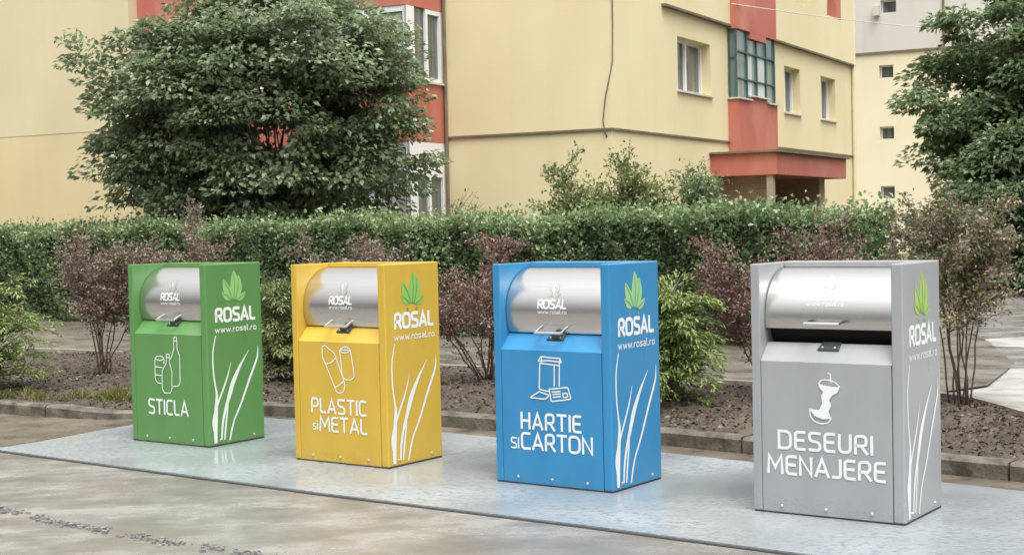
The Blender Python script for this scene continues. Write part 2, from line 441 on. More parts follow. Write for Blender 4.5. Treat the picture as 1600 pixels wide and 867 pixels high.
# kerb front line (top edge, z=.12) and rear edge of the bed
KERB = [(-9.5,17.0,.12),(-6.5,15.03,.12),(-4.93,14.05,.12),(-4.2,13.62,.11),(-3.75,13.45,.075),(-3.3,13.45,.07),(-2.8,13.62,.10),(-2.26,13.45,.12),(-.6,12.44,.12),(1.12,11.15,.12),(2.8,9.64,.12),(3.22,9.27,.12),(5.2,7.4,.12)]
BACK = [(-12,24.2),(-9.0,21.9),(-5.63,19.8),(-2.94,18.07),(-.53,16.5),(2.06,14.45),(3.5,13.35),(3.86,12.95),(4.0,12.3),(4.05,11.6),(4.25,10.4),(5.9,8.4)]
def resample(P, n):
    P = np.array(P, float); d = np.r_[0, np.cumsum(np.linalg.norm(np.diff(P[:, :2], axis=0), axis=1))]
    t = np.linspace(0, d[-1], n); return np.stack([np.interp(t, d, P[:, i]) for i in range(P.shape[1])], 1)
def offset(P, o):
    P = np.array(P, float)[:, :2]; t = np.gradient(P, axis=0); t = unit(t); nrm = np.stack([-t[:, 1], t[:, 0]], 1); return P + nrm*o
kp = resample(KERB, 90); ki = offset(kp, .15); jit = np.random.default_rng(3).normal(0, .004, (90, 2))
mb = MB()
prof_n = 5; rows = []
for i in range(90):
    x, y, z = kp[i]; a = kp[i, :2]+jit[i]; b = ki[i]; m_ = a+(b-a)*.15
    rows.append([(a[0], a[1], -.05), (a[0], a[1], z-.02), (m_[0], m_[1], z), (b[0], b[1], z), (b[0], b[1], -.05)])
for i in range(89):
    A, B = [Vector(q) for q in rows[i]], [Vector(q) for q in rows[i+1]]
    if i % 5 == 0: A = [a.lerp(b, .045) for a, b in zip(A, B)]
    if i % 5 == 4: B = [b.lerp(a, .045) for a, b in zip(A, B)]
    for j in range(4): mb.quad(A[j], B[j], B[j+1], A[j+1])
    if i % 5 == 0: mb.poly(A)
    if i % 5 == 4: mb.poly(B)
struct(mb.build('kerb', M['kerb']))

# planting bed
NU, NV = 420, 90
front = resample(ki, NU); back = resample(BACK, NU)
# match parameter so lines stay roughly perpendicular
g = np.random.default_rng(5)
def fbm(x, y, seed, oct=5, f0=1.2):
    gg = np.random.default_rng(seed); r = 0
    for o in range(oct):
        for k in range(3):
            a = gg.uniform(0, 6.28); f = f0*1.9**o; r = r + np.sin((x*math.cos(a)+y*math.sin(a))*f*3+gg.uniform(0, 6.28))*.5**o/2
    return r
tt = np.linspace(0, 1, NV)[None, :, None]
G = front[:, None, :]*(1-tt) + back[:, None, :2]*tt
hz = .085 + .05*np.sin(np.pi*tt[..., 0])+ .028*fbm(G[..., 0], G[..., 1], 8) + g.normal(0, .013, (NU, NV))
hz = np.clip(hz, .03, .22); hz[:, 0] = .08; hz[:, -1] = .07
me = bpy.data.meshes.new('planting_bed')
vv = [tuple(q) for q in np.concatenate([G, hz[..., None]], -1).reshape(-1, 3)]
ff = [(i*NV+j, (i+1)*NV+j, (i+1)*NV+j+1, i*NV+j+1) for i in range(NU-1) for j in range(NV-1)]
me.from_pydata(vv, [], ff)
for p_ in me.polygons: p_.use_smooth = True
struct(link('planting_bed', me, None, M['soil']))
def bed_z(x, y):
    d = (G[..., 0]-x)**2+(G[..., 1]-y)**2; i = np.unravel_index(np.argmin(d), d.shape); return float(hz[i])

# rear edging, path, lawn, road
bk = resample(BACK, 70); bo = offset(bk, .10)
mb = MB()
for i in range(69):
    a, b, c, d = bk[i], bk[i+1], bo[i+1], bo[i]
    mb.quad((a[0],a[1],.128),(b[0],b[1],.128),(c[0],c[1],.128),(d[0],d[1],.128)); mb.quad((a[0],a[1],.0),(b[0],b[1],.0),(b[0],b[1],.128),(a[0],a[1],.128)); mb.quad((d[0],d[1],.0),(c[0],c[1],.0),(c[0],c[1],.128),(d[0],d[1],.128))
struct(mb.build('edging', M['edging']))
mb = MB()
pth = [(x, y) for x, y in bo if x < 3.9 and y > 12.9]
mb.poly([(x, y, .118) for x, y in pth] + [(4.4,13.6,.118),(5.3,15.5,.118),(5.9,18.2,.118),(6.4,21,.118),(-10.0,32.5,.118),(-17,30,.118)])
struct(mb.build('path', M['path']))
mb = MB(); mb.poly([(6.4,21.004,.122),(14,40,.122),(20,60,.122),(-30,60,.122),(-30,33,.122),(-10,32.5,.122)]); struct(mb.build('lawn', M['lawn']))
mb = MB(); mb.poly([(4.25,13.2,.004),(5.0,8,.004),(26,8,.004),(60,24,.004),(60,48,.004),(16,44,.004),(5.4,15.5,.004)]); struct(mb.build('road', M['asphalt']))
# pale pavements beside the road
mb = MB()
def slab(pts, z): 
    n = len(pts); mb.poly([(x, y, z) for x, y in pts])
    for i in range(n):
        a, b = pts[i], pts[(i+1) % n]; mb.quad((a[0],a[1],-.02),(b[0],b[1],-.02),(b[0],b[1],z),(a[0],a[1],z))
slab([(x+.003, y+.003) for x, y in bo if x > 3.80 and y > 8.6 and y < 13.2][::-1] + [(3.3,13.72),(4.0,15.2),(10.5,15.1),(10.5,8.6)], .098)
def oval(cx, cy, a, b, n=40): return [(cx+a*math.cos(2*math.pi*k/n)*(1+.05*math.sin(3*2*math.pi*k/n)), cy+b*math.sin(2*math.pi*k/n)) for k in range(n)]
slab(oval(8.2, 18.9, 2.3, 1.1), .03); slab(oval(13.5, 25.0, 4.2, 1.4), .03)
struct(mb.build('pavement', M['pavement']))

# brown wet strip between the kerb and the platform
mb = MB(); gq = [(x, y) for x, y, z in KERB]
mb.poly([(x, y, .0035) for x, y in gq] + [(5.6,6.7,.0035),(3.1,8.9,.0035),(1.07,10.7,.0035),(-.59,12.0,.0035),(-2.27,13.2,.0035),(-3.3,13.15,.0035),(-4.16,11.9,.0035),(-5.2,12.4,.0035),(-9.5,15.6,.0035)])
struct(mb.build('gutter', mat('wet_brown_silt', (.075,.062,.045), (.16,.135,.10), scale=2.2, rough=.2, rough2=.6, bump=.2, bscale=70, coords='World', detail=10)))
# steel platform
def line_pts(): pass
PF = sc([(-4.16,11.68),(-1.275,9.44),(.332,8.27),(1.472,7.39),(4.6,4.98)], .0)
ztop = .012
PBK = [(5.6,6.7),(3.10,8.95),(1.07,10.76),(-.59,12.06),(-2.27,13.27),(-2.98,13.72)]
poly = [(x, y) for x, y in PF] + PBK
mb = MB(); n = len(poly)
mb.poly([(x, y, ztop) for x, y in poly])
for i in range(n):
    a, b = poly[i], poly[(i+1) % n]; mb.quad((a[0],a[1],-.05),(b[0],b[1],-.05),(b[0],b[1],ztop),(a[0],a[1],ztop))
plat = empty('platform', (0, 0, 0))
tag(plat, 'pale blue grey wet steel platform plate lying under the four bins', 'platform')
pl_top = mb.build('deck_plate', M['steel_plate'], plat)
# dark joint around the front edge (recess frame)
pf = resample(PF, 60); po = offset(pf, -.035); g3 = np.random.default_rng(4)
mb = MB()
for i in range(59):
    w0 = .5+.5*g3.random(); a, b = pf[i], pf[i+1]; c = po[i+1]; d = po[i]
    mb.quad((a[0],a[1],.004),(b[0],b[1],.004),(c[0],c[1],.004),(d[0],d[1],.004))
mb.build('frame_joint', M['shadow_gap'], plat)

# ------------------------------------------------------------------ bins
KS = (EYE-ztop)/EYE
H, W, D = 1.45, .9155, .6085
UL, UR = .055, .848          # cheek inner faces
RC, ZC, RR = .36, 1.125, .295
ART = {
'green': ([[(0.305,0.690),(0.325,0.706),(0.362,0.710),(0.396,0.704),(0.410,0.690),(0.392,0.678),(0.358,0.674),(0.322,0.678),(0.305,0.690)],[(0.305,0.690),(0.300,0.650),(0.300,0.520),(0.320,0.492),(0.368,0.486)],[(0.410,0.690),(0.410,0.650)],[(0.304,0.622),(0.384,0.616)],[(0.304,0.556),(0.372,0.550)],[(0.443,0.728),(0.479,0.727),(0.477,0.660),(0.502,0.590),(0.497,0.450),(0.476,0.412),(0.404,0.412),(0.381,0.450),(0.386,0.590),(0.440,0.660),(0.443,0.728)],[(0.441,0.702),(0.478,0.701)],[(0.492,0.690),(0.515,0.728),(0.534,0.775),(0.536,0.868),(0.572,0.868),(0.572,0.775),(0.600,0.715),(0.597,0.505),(0.578,0.474),(0.512,0.470)],[(0.536,0.838),(0.572,0.838)]], .0085),
'yellow': ([[(0.302,0.853),(0.336,0.862),(0.357,0.841),(0.419,0.808),(0.436,0.774),(0.506,0.611),(0.515,0.572),(0.501,0.533),(0.463,0.514),(0.432,0.526),(0.331,0.724),(0.299,0.781),(0.302,0.853)],[(0.331,0.724),(0.39,0.738),(0.433,0.774)],[(0.415,0.558),(0.452,0.57),(0.509,0.611)],[(0.475,0.83),(0.502,0.852),(0.551,0.855),(0.579,0.837),(0.558,0.817),(0.503,0.811),(0.475,0.83)],[(0.475,0.826),(0.494,0.645),(0.517,0.619),(0.576,0.618),(0.608,0.642),(0.607,0.677),(0.579,0.833)],[(0.493,0.833),(0.561,0.834)]], .0085),
'blue': ([[(0.358,0.82),(0.382,0.85),(0.459,0.843),(0.533,0.842),(0.541,0.812),(0.523,0.819),(0.44,0.825),(0.362,0.819)],[(0.371,0.805),(0.362,0.635),(0.439,0.623),(0.444,0.643)],[(0.382,0.848),(0.388,0.806)],[(0.533,0.842),(0.525,0.807)],[(0.371,0.805),(0.522,0.796)],[(0.527,0.811),(0.521,0.662)],[(0.486,0.80),(0.482,0.66)],[(0.362,0.619),(0.287,0.577),(0.41,0.572),(0.443,0.6),(0.362,0.619)],[(0.442,0.639),(0.588,0.657),(0.609,0.582),(0.454,0.559),(0.442,0.639)],[(0.464,0.621),(0.527,0.628)],[(0.469,0.606),(0.529,0.612)],[(0.471,0.588),(0.531,0.595)],[(0.548,0.615),(0.582,0.621),(0.586,0.594),(0.551,0.589),(0.548,0.615)]], .0085),
'grey': ([[(0.475,0.83),(0.489,0.825),(0.49,0.776)],[(0.416,0.769),(0.436,0.791),(0.49,0.791),(0.526,0.774),(0.543,0.752)],[(0.361,0.621),(0.362,0.58),(0.388,0.55),(0.432,0.538),(0.474,0.548),(0.491,0.575)]], .0075),
}
def plump(lf, k=1.24):
    a = Vector(lf[0]); tip = max((Vector(q) for q in lf), key=lambda q: (q-a).length); d = (tip-a).normalized(); L = (tip-a).length; n_ = Vector((-d.y, d.x))
    left = []; right = []
    for i in range(13):
        t = i/12; w_ = .5*L*.34*k*max(0, math.sin(math.pi*t**.8))**.75
        c = a + d*L*t + n_*.06*L*math.sin(math.pi*t)*(1 if d.x < 0 else -1); left.append(tuple(c+n_*w_)); right.append(tuple(c-n_*w_))
    return left + right[-2:0:-1]
CORE = [(0.412,0.773),(0.45,0.759),(0.5,0.754),(0.545,0.754),(0.531,0.721),(0.499,0.705),(0.48,0.677),(0.492,0.647),(0.475,0.612),(0.491,0.572),(0.441,0.565),(0.392,0.581),(0.355,0.625),(0.417,0.617),(0.438,0.656),(0.431,0.698),(0.445,0.721),(0.423,0.743)]
GRASS = [([(0.094,0.882),(0.070,0.80),(0.058,0.735),(0.057,0.65),(0.062,0.565),(0.078,0.47),(0.088,0.411),(0.080,0.318),(0.066,0.188),(0.064,0.028)], [.008,.012,.013,.014,.014,.016,.024,.036,.045,.03]),
         ([(0.25,0.659),(0.215,0.56),(0.173,0.477),(0.13,0.40),(0.104,0.353),(0.06,0.26),(0.043,0.19),(0.047,0.12)], [.003,.013,.017,.017,.018,.025,.024,.01]),
         ([(0.45,0.74),(0.395,0.675),(0.342,0.61),(0.272,0.503),(0.238,0.43),(0.208,0.358),(0.175,0.28),(0.152,0.213),(0.135,0.13),(0.128,0.047)], [.003,.014,.026,.042,.042,.034,.028,.024,.02,.016]),
         ([(0.208,0.33),(0.196,0.27),(0.178,0.173),(0.166,0.10),(0.160,0.045)], [.004,.015,.018,.017,.014]),
         ([(0.553,0.768),(0.548,0.70),(0.531,0.649),(0.458,0.52),(0.41,0.43),(0.361,0.338),(0.31,0.255),(0.271,0.196),(0.24,0.12),(0.214,0.033)], [.004,.014,.019,.022,.02,.019,.018,.016,.018,.014])]
LEAVES = [[(0.301,1.155),(0.273,1.245),(0.246,1.328),(0.278,1.375),(0.307,1.394),(0.323,1.324),(0.312,1.243)],[(0.316,1.154),(0.335,1.242),(0.347,1.339),(0.363,1.355),(0.4,1.296),(0.398,1.247),(0.341,1.185)],[(0.286,1.164),(0.226,1.224),(0.179,1.274),(0.192,1.326),(0.243,1.271),(0.28,1.213)],[(0.27,1.161),(0.209,1.168),(0.167,1.203),(0.173,1.223),(0.225,1.204),(0.271,1.181)],[(0.332,1.153),(0.365,1.184),(0.413,1.226),(0.432,1.213),(0.42,1.18),(0.371,1.159)]]
WORDS = {
 'green': [('STICLA', .214, .674, .240, .112, .0175, .26)],
 'yellow': [('PLASTIC', .182, .713, .368, .100, .0165, .26), ('METAL', .262, .715, .235, .100, .0165, .24), ('si', .190, .236, .240, .070, .010, .28)],
 'blue': [('HARTIE', .215, .680, .373, .100, .0175, .28), ('CARTON', .214, .763, .238, .102, .0175, .24), ('SI', .128, .186, .238, .066, .011, .28)],
 'grey': [('DESEURI', .167, .728, .385, .098, .0175, .28), ('MENAJERE', .097, .802, .238, .100, .0175, .26)],
}
def make_bin(name, key, color, emblem, loc, rz, label, open_deg=0.0):
    root = empty('recycling_bin', (loc[0]*KS, loc[1]*KS, ztop), rz); root.scale = (KS, KS, KS)
    tag(root, label, 'recycling bin', 'recycling bins standing in a row on the steel platform')
    pm = paint('painted_'+key, color)
    em1 = mat('emblem_light_'+key, emblem[0], rough=.4); em2 = mat('emblem_dark_'+key, emblem[1], rough=.4)
    X = lambda u: u - W/2
    Y = lambda r: -D/2 + r
    fm = lambda u, z, e: (X(u), Y(-e), z)              # front face
    fs = lambda w, z, e: (W/2+e, Y(w), z)              # right side face
    # cheeks
    mb = MB(); mb.box(X(.004), X(W-.004), Y(.004), Y(D-.004), 0, .010); mb.build('contact_shadow_strip', M['shadow_gap'], root)  # inset dark slab put in as the bin's contact shadow line
    mb = MB(); mb.box(X(0), X(UL), Y(0), Y(D), .009, H); mb.build('side_panel', pm, root, bevel=.006)
    mb = MB(); mb.box(X(UR), X(W), Y(0), Y(D), .009, H); side = mb.build('side_panel', pm, root, bevel=.009, seg=3)
    # front panel (flush, with fine seams), ledge, back, top
    e = .0035
    mb = MB(); mb.box(X(UL)+e, X(UR)-e, Y(.001), Y(.03), .009, .885); fp = mb.build('front_panel', pm, root, bevel=.003)
    mb = MB(); mb.box(X(UL)+.0005, X(UR)-.0005, Y(.012), Y(.04), .011, .86); mb.build('inner_frame', M['shadow_gap'], root)
    mb = MB(); mb.prism([(.0, .8855), (.105, .990), (.105, .965), (.03, .8855)], lambda r, z: (X(UL)+.001, Y(r), z), lambda r, z: (X(UR)-.001, Y(r), z)); mb.build('ledge', pm, root, bevel=.002)
    mb = MB(); mb.box(X(UL)+.0005, X(UR)-.0005, Y(D-.02), Y(D-.001), .011, H-.02); mb.build('back_panel', pm, root)
    mb = MB(); mb.box(X(UL)+.0005, X(UR)-.0005, Y(.352), Y(D-.002), H-.0285, H-.001); mb.build('top_panel', pm, root, bevel=.002)
    # solid black cylinder stands in for the unlit hollow behind the drum
    mb = MB(); pr = [(RC+.225*math.cos(2*math.pi*k/40), ZC+.225*math.sin(2*math.pi*k/40)) for k in range(40)]
    mb.prism(pr, lambda r, z: (X(UL)+.004, Y(r), z), lambda r, z: (X(UR)-.004, Y(r), z)); mb.build('dark_hollow', M['black'], root, smooth=False)
    # drum shell: an arc from its lower lip to the top
    od = R(open_deg); a0, a1 = R(-26)+od, R(96)+od*.3
    prof = []; N = 48
    for k in range(N+1):
        t = a0+(a1-a0)*k/N; prof.append((RC-RR*math.cos(t), ZC+RR*math.sin(t)))
    for k in range(N, -1, -1):
        t = a0+(a1-a0)*k/N; prof.append((RC-(RR-.012)*math.cos(t), ZC+(RR-.012)*math.sin(t)))
    mb = MB(); mb.prism(prof, lambda r, z: (X(UL)+.007, Y(r), z), lambda r, z: (X(UR)-.007, Y(r), z))
    drum = mb.build('drum', M['drum'], root)
    for p_ in drum.data.polygons:
        if len(p_.vertices) == 4: p_.use_smooth = True
    try: drum.data.set_sharp_from_angle(angle=R(40))
    except Exception: pass
    def fd(u, z, lift):                                # lettering wrapped on the drum
        t = math.asin(max(-1, min(1, (z-ZC)/RR))) + od
        return (X(u), Y(RC-(RR+lift)*math.cos(t)), ZC+(RR+lift)*math.sin(t))
    mb = MB(); text(mb, 'ROSAL', .318, .537, 1.160, .052, .0115, fd, gap=.2); mb.build('lettering', M['white_vinyl'], drum)
    mb = MB(); text(mb, 'www.rosal.ro', .318, .542, 1.125, .024, .0035, fd, gap=.2); mb.build('web_address', M['white_vinyl'], drum)
    mb = MB()
    for i, lf in enumerate(LEAVES): mb.poly([fd(.425+(a-.3)*.42, 1.232+(b-1.155)*.40, .0012+.0002*i) for a, b in plump(lf)])
    mb.build('leaf_emblem', M['drum_etch'], drum)
    # handle: bar on two brackets near the lower lip
    th = R(-17)+od; th2 = R(-26)+od
    def dp(u, t, lift): return Vector((X(u), Y(RC-(RR+lift)*math.cos(t)), ZC+(RR+lift)*math.sin(t)))
    ub = (.345, .545)
    mb = MB()
    br_dz = Vector((0, -.085, -.035)) if open_deg == 0 else Vector((0, -.08, -.01))
    p0 = dp(ub[0], th, 0); p1 = dp(ub[1], th, 0)
    mb.tube([p0+br_dz+Vector((-.006,0,0)), p1+br_dz+Vector((.006,0,0))], .009, 10)
    hb = mb.build('handle', M['chrome'], drum)
    for q in (p0, p1):
        mb = MB(); mb.tube([q, q+br_dz*.5+Vector((0,0,.004)), q+br_dz], [.011,.008,.008], 8); mb.build('handle_bracket', M['dark_metal'] if open_deg else M['chrome'], drum)
    # lock plate on the ledge with two screws
    def lg(u, t, lift): return (X(u), Y(.0+.105*t) - lift*.707, .8855+.1045*t+lift*.707)
    mb = MB(); P = [(.385,.60),(.515,.60),(.515,1.02),(.405,1.02)]
    mb.prism(P, lambda a, b: lg(a, b, .002), lambda a, b: lg(a, b, .010)); lock = mb.build('lock_plate', M['dark_metal'], root, bevel=.002)
    if not open_deg:
        mb = MB(); mb.box(X(.43), X(.49), Y(.055), Y(.10), .962, 1.0); mb.build('latch', M['dark_metal'], lock, bevel=.004)
    for u in (.415, .490):
        mb = MB(); a = Vector(lg(u, .72, .010)); d_ = Vector((0, -.707, .707)); mb.tube([a, a+d_*.004], .0065, 10); mb.build('screw', M['bolt'], lock)
    # front artwork
    mb = MB()
    for i, wd in enumerate(WORDS[key]): text(mb, wd[0], wd[1], wd[2], wd[3], wd[4], wd[5], fm, gap=wd[6])
    mb.build('lettering', M['white_vinyl'], fp)
    mb = MB(); st, wd = ART[key]
    for i, q in enumerate(st): ribbon(mb, rnd(q, .012, 3) if len(q) > 2 else q, wd, fm, .0012+.0003*(i % 8))
    if key == 'grey': mb.poly([fm(a, b, .0036) for a, b in CORE])
    mb.build('pictogram', M['white_vinyl'], fp)
    # side artwork
    mb = MB(); text(mb, 'ROSAL', .105, .525, .992, .098, .0245, fs, gap=.26); mb.build('lettering', M['white_vinyl'], side)
    mb = MB(); text(mb, 'www.rosal.ro', .092, .540, .905, .046, .0072, fs, gap=.22); mb.build('web_address', M['white_vinyl'], side)
    mb = MB()
    for i, (q, ww) in enumerate(GRASS):
        a = np.array(q); t = np.linspace(0, 1, len(a)); t2 = np.linspace(0, 1, 40)
        # Catmull-like smoothing
        from math import floor
        def cr(vals, x):
            k = min(int(x*(len(vals)-1)), len(vals)-2); f = x*(len(vals)-1)-k
            p0, p1, p2, p3 = vals[max(k-1,0)], vals[k], vals[k+1], vals[min(k+2,len(vals)-1)]
            return .5*((2*p1)+(-p0+p2)*f+(2*p0-5*p1+4*p2-p3)*f*f+(-p0+3*p1-3*p2+p3)*f**3)
        pts = [(cr(a[:,0],x), cr(a[:,1],x)) for x in t2]; w2 = [max(.002, cr(ww, x)) for x in t2]
        mb = MB(); ribbon(mb, pts, w2, fs, .0012+.0004*i, cap=False); mb.build('grass_blade', M['white_vinyl'], side)
    mb = MB()
    for i, lf in enumerate(LEAVES): mb.poly([fs(a, b, .0012+.0003*i) for a, b in plump(lf)])
    le = mb.build('leaf_emblem', em1, side)
    mb = MB()
    for i, lf in enumerate(LEAVES):
        a = Vector(lf[0]); tip = max((Vector(q) for q in lf), key=lambda q: (q-a).length); m_ = a+(tip-a)*.5+Vector((.012, 0))
        ribbon(mb, [tuple(a), tuple(m_), tuple(a+(tip-a)*.9)], [.009,.008,.003], fs, .0030+.0003*i, cap=False)
    for c in (.245, .345):
        mb.poly([fs(c+.012*math.cos(k*math.pi/4), 1.118+.014*math.sin(k*math.pi/4), .0014) for k in range(8)])
    ob = mb.build('leaf_vein', em2, side)
    # bolts
    def bolt(P, d_):
        m2 = MB(); P = Vector(P); d_ = Vector(d_); m2.tube([P, P+d_*.005, P+d_*.008], [.011,.010,.005], 12); m2.build('bolt', M['bolt'], root)
    for u in (.178, .450, .724): bolt((X(u), Y(.001), .047), (0, -1, 0))
    for w_ in (.115, .485): bolt((W/2, Y(w_), .048), (1, 0, 0))
    return root
M['drum_etch'] = mat('drum_emblem', (.50,.52,.48), rough=.42, metal=.85)
make_bin('recycling_bin', 'green', (.088,.225,.062), ((.24,.44,.15),(.12,.30,.07)), (-2.616, 12.0828), -.6192,
         'green painted recycling bin for glass with white bottle and jar drawing', 0)
make_bin('recycling_bin', 'yellow', (.525,.345,.043), ((.22,.42,.10),(.10,.27,.05)), (-1.093, 10.8726), -.630,
         'yellow painted recycling bin for plastic and metal with white bottle and can drawing', 0)
make_bin('recycling_bin', 'blue', (.027,.205,.405), ((.28,.48,.21),(.09,.33,.22)), (.4185, 9.7457), -.6301,
         'blue painted recycling bin for paper with white box and newspaper drawing', 0)
make_bin('recycling_bin', 'grey', (.295,.305,.31), ((.33,.46,.10),(.14,.34,.12)), (1.9419, 8.571), -.6094,
         'light grey household waste bin with white apple core drawing and drum ajar', 16)

# ------------------------------------------------------------------ buildings
TB = R(27.9)
Bv = Vector((math.sin(TB), math.cos(TB), 0)); Av = Vector((-math.cos(TB), math.sin(TB), 0)); Up = Vector((0, 0, 1))
C0 = Vector((2.061, 29.6, 0))
def frame(O, dirv, outv):
    return lambda s, o, z: O + dirv*s + outv*o + Up*z
FB = frame(C0, Bv, -Av)      # wall receding to the right
FA = frame(C0, Av, -Bv)      # wall receding to the left
def facade(mb, F, s0, s1, z0, z1, holes, depth, o=0.0):
    ss = sorted({s0, s1, *[h[0] for h in holes], *[h[1] for h in holes]}); zs = sorted({z0, z1, *[h[2] for h in holes], *[h[3] for h in holes]})
    for a, b in zip(ss, ss[1:]):
        for c, d in zip(zs, zs[1:]):
            m_, k = (a+b)/2, (c+d)/2
            if any(h[0] < m_ < h[1] and h[2] < k < h[3] for h in holes): continue
            mb.quad(F(a,o,c), F(b,o,c), F(b,o,d), F(a,o,d))
    for a, b, c, d in holes:
        mb.quad(F(a,o,c),F(a,o-depth,c),F(a,o-depth,d),F(a,o,d)); mb.quad(F(b,o,c),F(b,o-depth,c),F(b,o-depth,d),F(b,o,d))
        mb.quad(F(a,o,d),F(b,o,d),F(b,o-depth,d),F(a,o-depth,d)); mb.quad(F(a,o,c),F(b,o,c),F(b,o-depth,c),F(a,o-depth,c))
def bar(mb, F, s0, s1, o0, o1, z0, z1): mb.box(s0, s1, o0, o1, z0, z1, T=F)
def window(F, s0, s1, z0, z1, parent, n=2, fm='pvc', gm='glass', o=-.25, fw=.07, sill=True, curtain=False):
    mb = MB(); bar(mb, F, s0+.001, s1-.001, o-.05, o-.03, z0+.001, z1-.001)
    w = mb.build('window', M[gm], parent)
    mb = MB()
    bar(mb,F,s0+.002,s0+fw,o-.028,o+.03,z0+.002,z1-.002); bar(mb,F,s1-fw,s1-.002,o-.028,o+.03,z0+.002,z1-.002)
    bar(mb,F,s0+fw+.001,s1-fw-.001,o-.028,o+.03,z0+.002,z0+fw); bar(mb,F,s0+fw+.001,s1-fw-.001,o-.028,o+.03,z1-fw,z1-.002)
    for k in range(1, n):
        s = s0+(s1-s0)*k/n; bar(mb,F,s-fw*.6,s+fw*.6,o-.028,o+.034,z0+fw+.001,z1-fw-.001)
    mb.build('window_frame', M[fm], w)
    if sill:
        mb = MB(); bar(mb,F,s0-.06,s1+.06,o+.031,.06,z0-.045,z0-.002); mb.build('window_sill', M['sillm'], w)
    return w

# --- central apartment building
bld = empty('apartment_building', tuple(C0))
bld_inv = Matrix.Translation(-C0)
def setp(o):  # world-coordinate mesh under the building empty
    return o
class Ctx: pass
def shift(parent_loc):
    L = Vector(parent_loc)
    return L
tag(bld, 'yellow apartment block with red balconies and red entrance canopy behind the hedge', 'building')
OFF = Vector(C0)
FBl = frame(Vector((0,0,0)), Bv, -Av); FAl = frame(Vector((0,0,0)), Av, -Bv)
ZT = 13.5
wins = [(3.71,5.82,4.6,5.8),(11.55,13.0,4.55,5.8),(15.05,16.6,4.55,5.8),(11.75,13.3,7.6,8.85),(15.5,17.0,7.6,8.85),(3.71,5.82,7.42,8.65)]
door_h = [(7.2,11.4,0.0,2.62)]
mb = MB()
facade(mb, FBl, 0, 18.6, 0, ZT, wins, .45)
facade(mb, FAl, 0, 3.86, 0, ZT, [], .3)
mb.quad(FBl(18.6,0,0),FBl(18.6,-9,0),FBl(18.6,-9,ZT),FBl(18.6,0,ZT)); mb.quad(FBl(0,0,ZT),FBl(18.6,0,ZT),FBl(18.6,-12,ZT),FBl(0,-12,ZT))
wl = mb.build('wall', M['wall'], bld)
mb = MB(); 
bar(mb, FBl, 2.8, 18.62, .001, .10, 6.36, 8.6); 
for k in (0,):
    pass
mb = MB()
# string courses, coloured dark to draw the overhang's shadow line
bar(mb, FBl, .03, 7.0, .001, .045, 3.545, 3.588); bar(mb, FBl, 10.1, 18.6, .001, .045, 3.545, 3.588); bar(mb, FAl, -.045, 3.85, .001, .045, 3.545, 3.588)
mb.build('shadow_line_course', M['trim'], bld)
mb = MB()
facade(mb, FBl, 2.8, 18.6, 6.40, ZT-.05, [(wins[3][0],wins[3][1],7.6,8.85),(wins[4][0],wins[4][1],7.6,8.85),(3.71,5.82,7.42,8.65)], .1, o=.09)
mb.quad(FBl(2.8,.09,6.40),FBl(2.8,.001,6.40),FBl(2.8,.001,ZT-.05),FBl(2.8,.09,ZT-.05)); mb.quad(FBl(2.8,.09,6.40),FBl(18.6,.09,6.40),FBl(18.6,.001,6.40),FBl(2.8,.001,6.40))
mb.build('upper_wall', M['wall'], bld)
mb = MB(); bar(mb, FBl, 2.8, 7.0, .0015, .12, 6.345, 6.395); bar(mb, FBl, 10.1, 18.6, .0015, .12, 6.345, 6.395); mb.build('shadow_line_course', M['trim'], bld)  # dark strip colours in the shadow line below the upper wall
for i, w_ in enumerate(wins):
    window(FBl, *w_, bld, n=2 if i in (0, 5) else 2)
m_ = wins[4]
mb = MB(); bar(mb, FBl, m_[0]+.002, m_[0]+.10, -.21, .10, m_[2]+.003, m_[3]-.003); mb.build('shutter', M['red'], bld)
mb = MB(); bar(mb, FBl, m_[1]-.5, m_[1]-.002, -.21, .095, m_[2]+.003, m_[3]-.003); mb.build('shutter', M['red'], bld)
# red glazed balcony stack on the right wall
bo_ = .27; s0, s1 = 7.0, 10.06
for (za, zb, notch) in ((3.30, 4.60, 1), (6.30, 7.6, -1)):
    mb = MB(); bar(mb, FBl, s0, s1, .002, bo_, za, zb); bal = mb.build('balcony', M['red'], bld)
    c0, c1 = s0+.95, s1-.85
    mb = MB()
    if notch > 0: bar(mb, FBl, c0, c1, bo_-.12, bo_-.002, zb+.001, zb+.10)
    else: bar(mb, FBl, c0, c1, bo_-.12, bo_-.002, za-.16, za-.001)
    mb.build('balcony_panel', M['red'], bal)
    if notch > 0:
        mb = MB(); bar(mb, FBl, s0-.04, c0-.01, .002, bo_+.06, zb+.002, zb+.04); bar(mb, FBl, c0-.03, c1+.03, bo_-.13, bo_+.08, zb+.102, zb+.14); bar(mb, FBl, c1+.01, s1+.04, .002, bo_+.06, zb+.002, zb+.04); mb.build('balcony_sill', M['sillm'], bal)
mb = MB(); bar(mb, FBl, s0+.06, s1-.06, .05, bo_-.08, 4.64, 6.30); gz = mb.build('balcony_glazing', M['glass_teal'], bld)
mb = MB()
for s in (s0+.02, s0+.8, s0+1.55, s0+2.3, s1-.08): bar(mb, FBl, s, s+.045, bo_-.079, bo_-.035, 4.642, 6.299)
for z in (5.10, 5.75): bar(mb, FBl, s0+.09, s1-.081, bo_-.079, bo_-.035, z, z+.035)
bar(mb, FBl, s0+.03, s0+.058, .02, .05, 4.642, 6.299); bar(mb, FBl, s0+.03, s0+.058, .051, bo_-.085, 5.6, 5.64); bar(mb, FBl, s0+.03, s0+.058, .051, bo_-.085, 6.25, 6.298)
mb.build('balcony_frame', M['teal'], gz)
for s, w_ in ((s0+.95, .28), (s0+1.72, .5)):
    mb = MB(); bar(mb, FBl, s, s+w_, bo_-.0795, bo_-.07, 4.7, 5.74); mb.build('curtain', M['curtain'], gz)
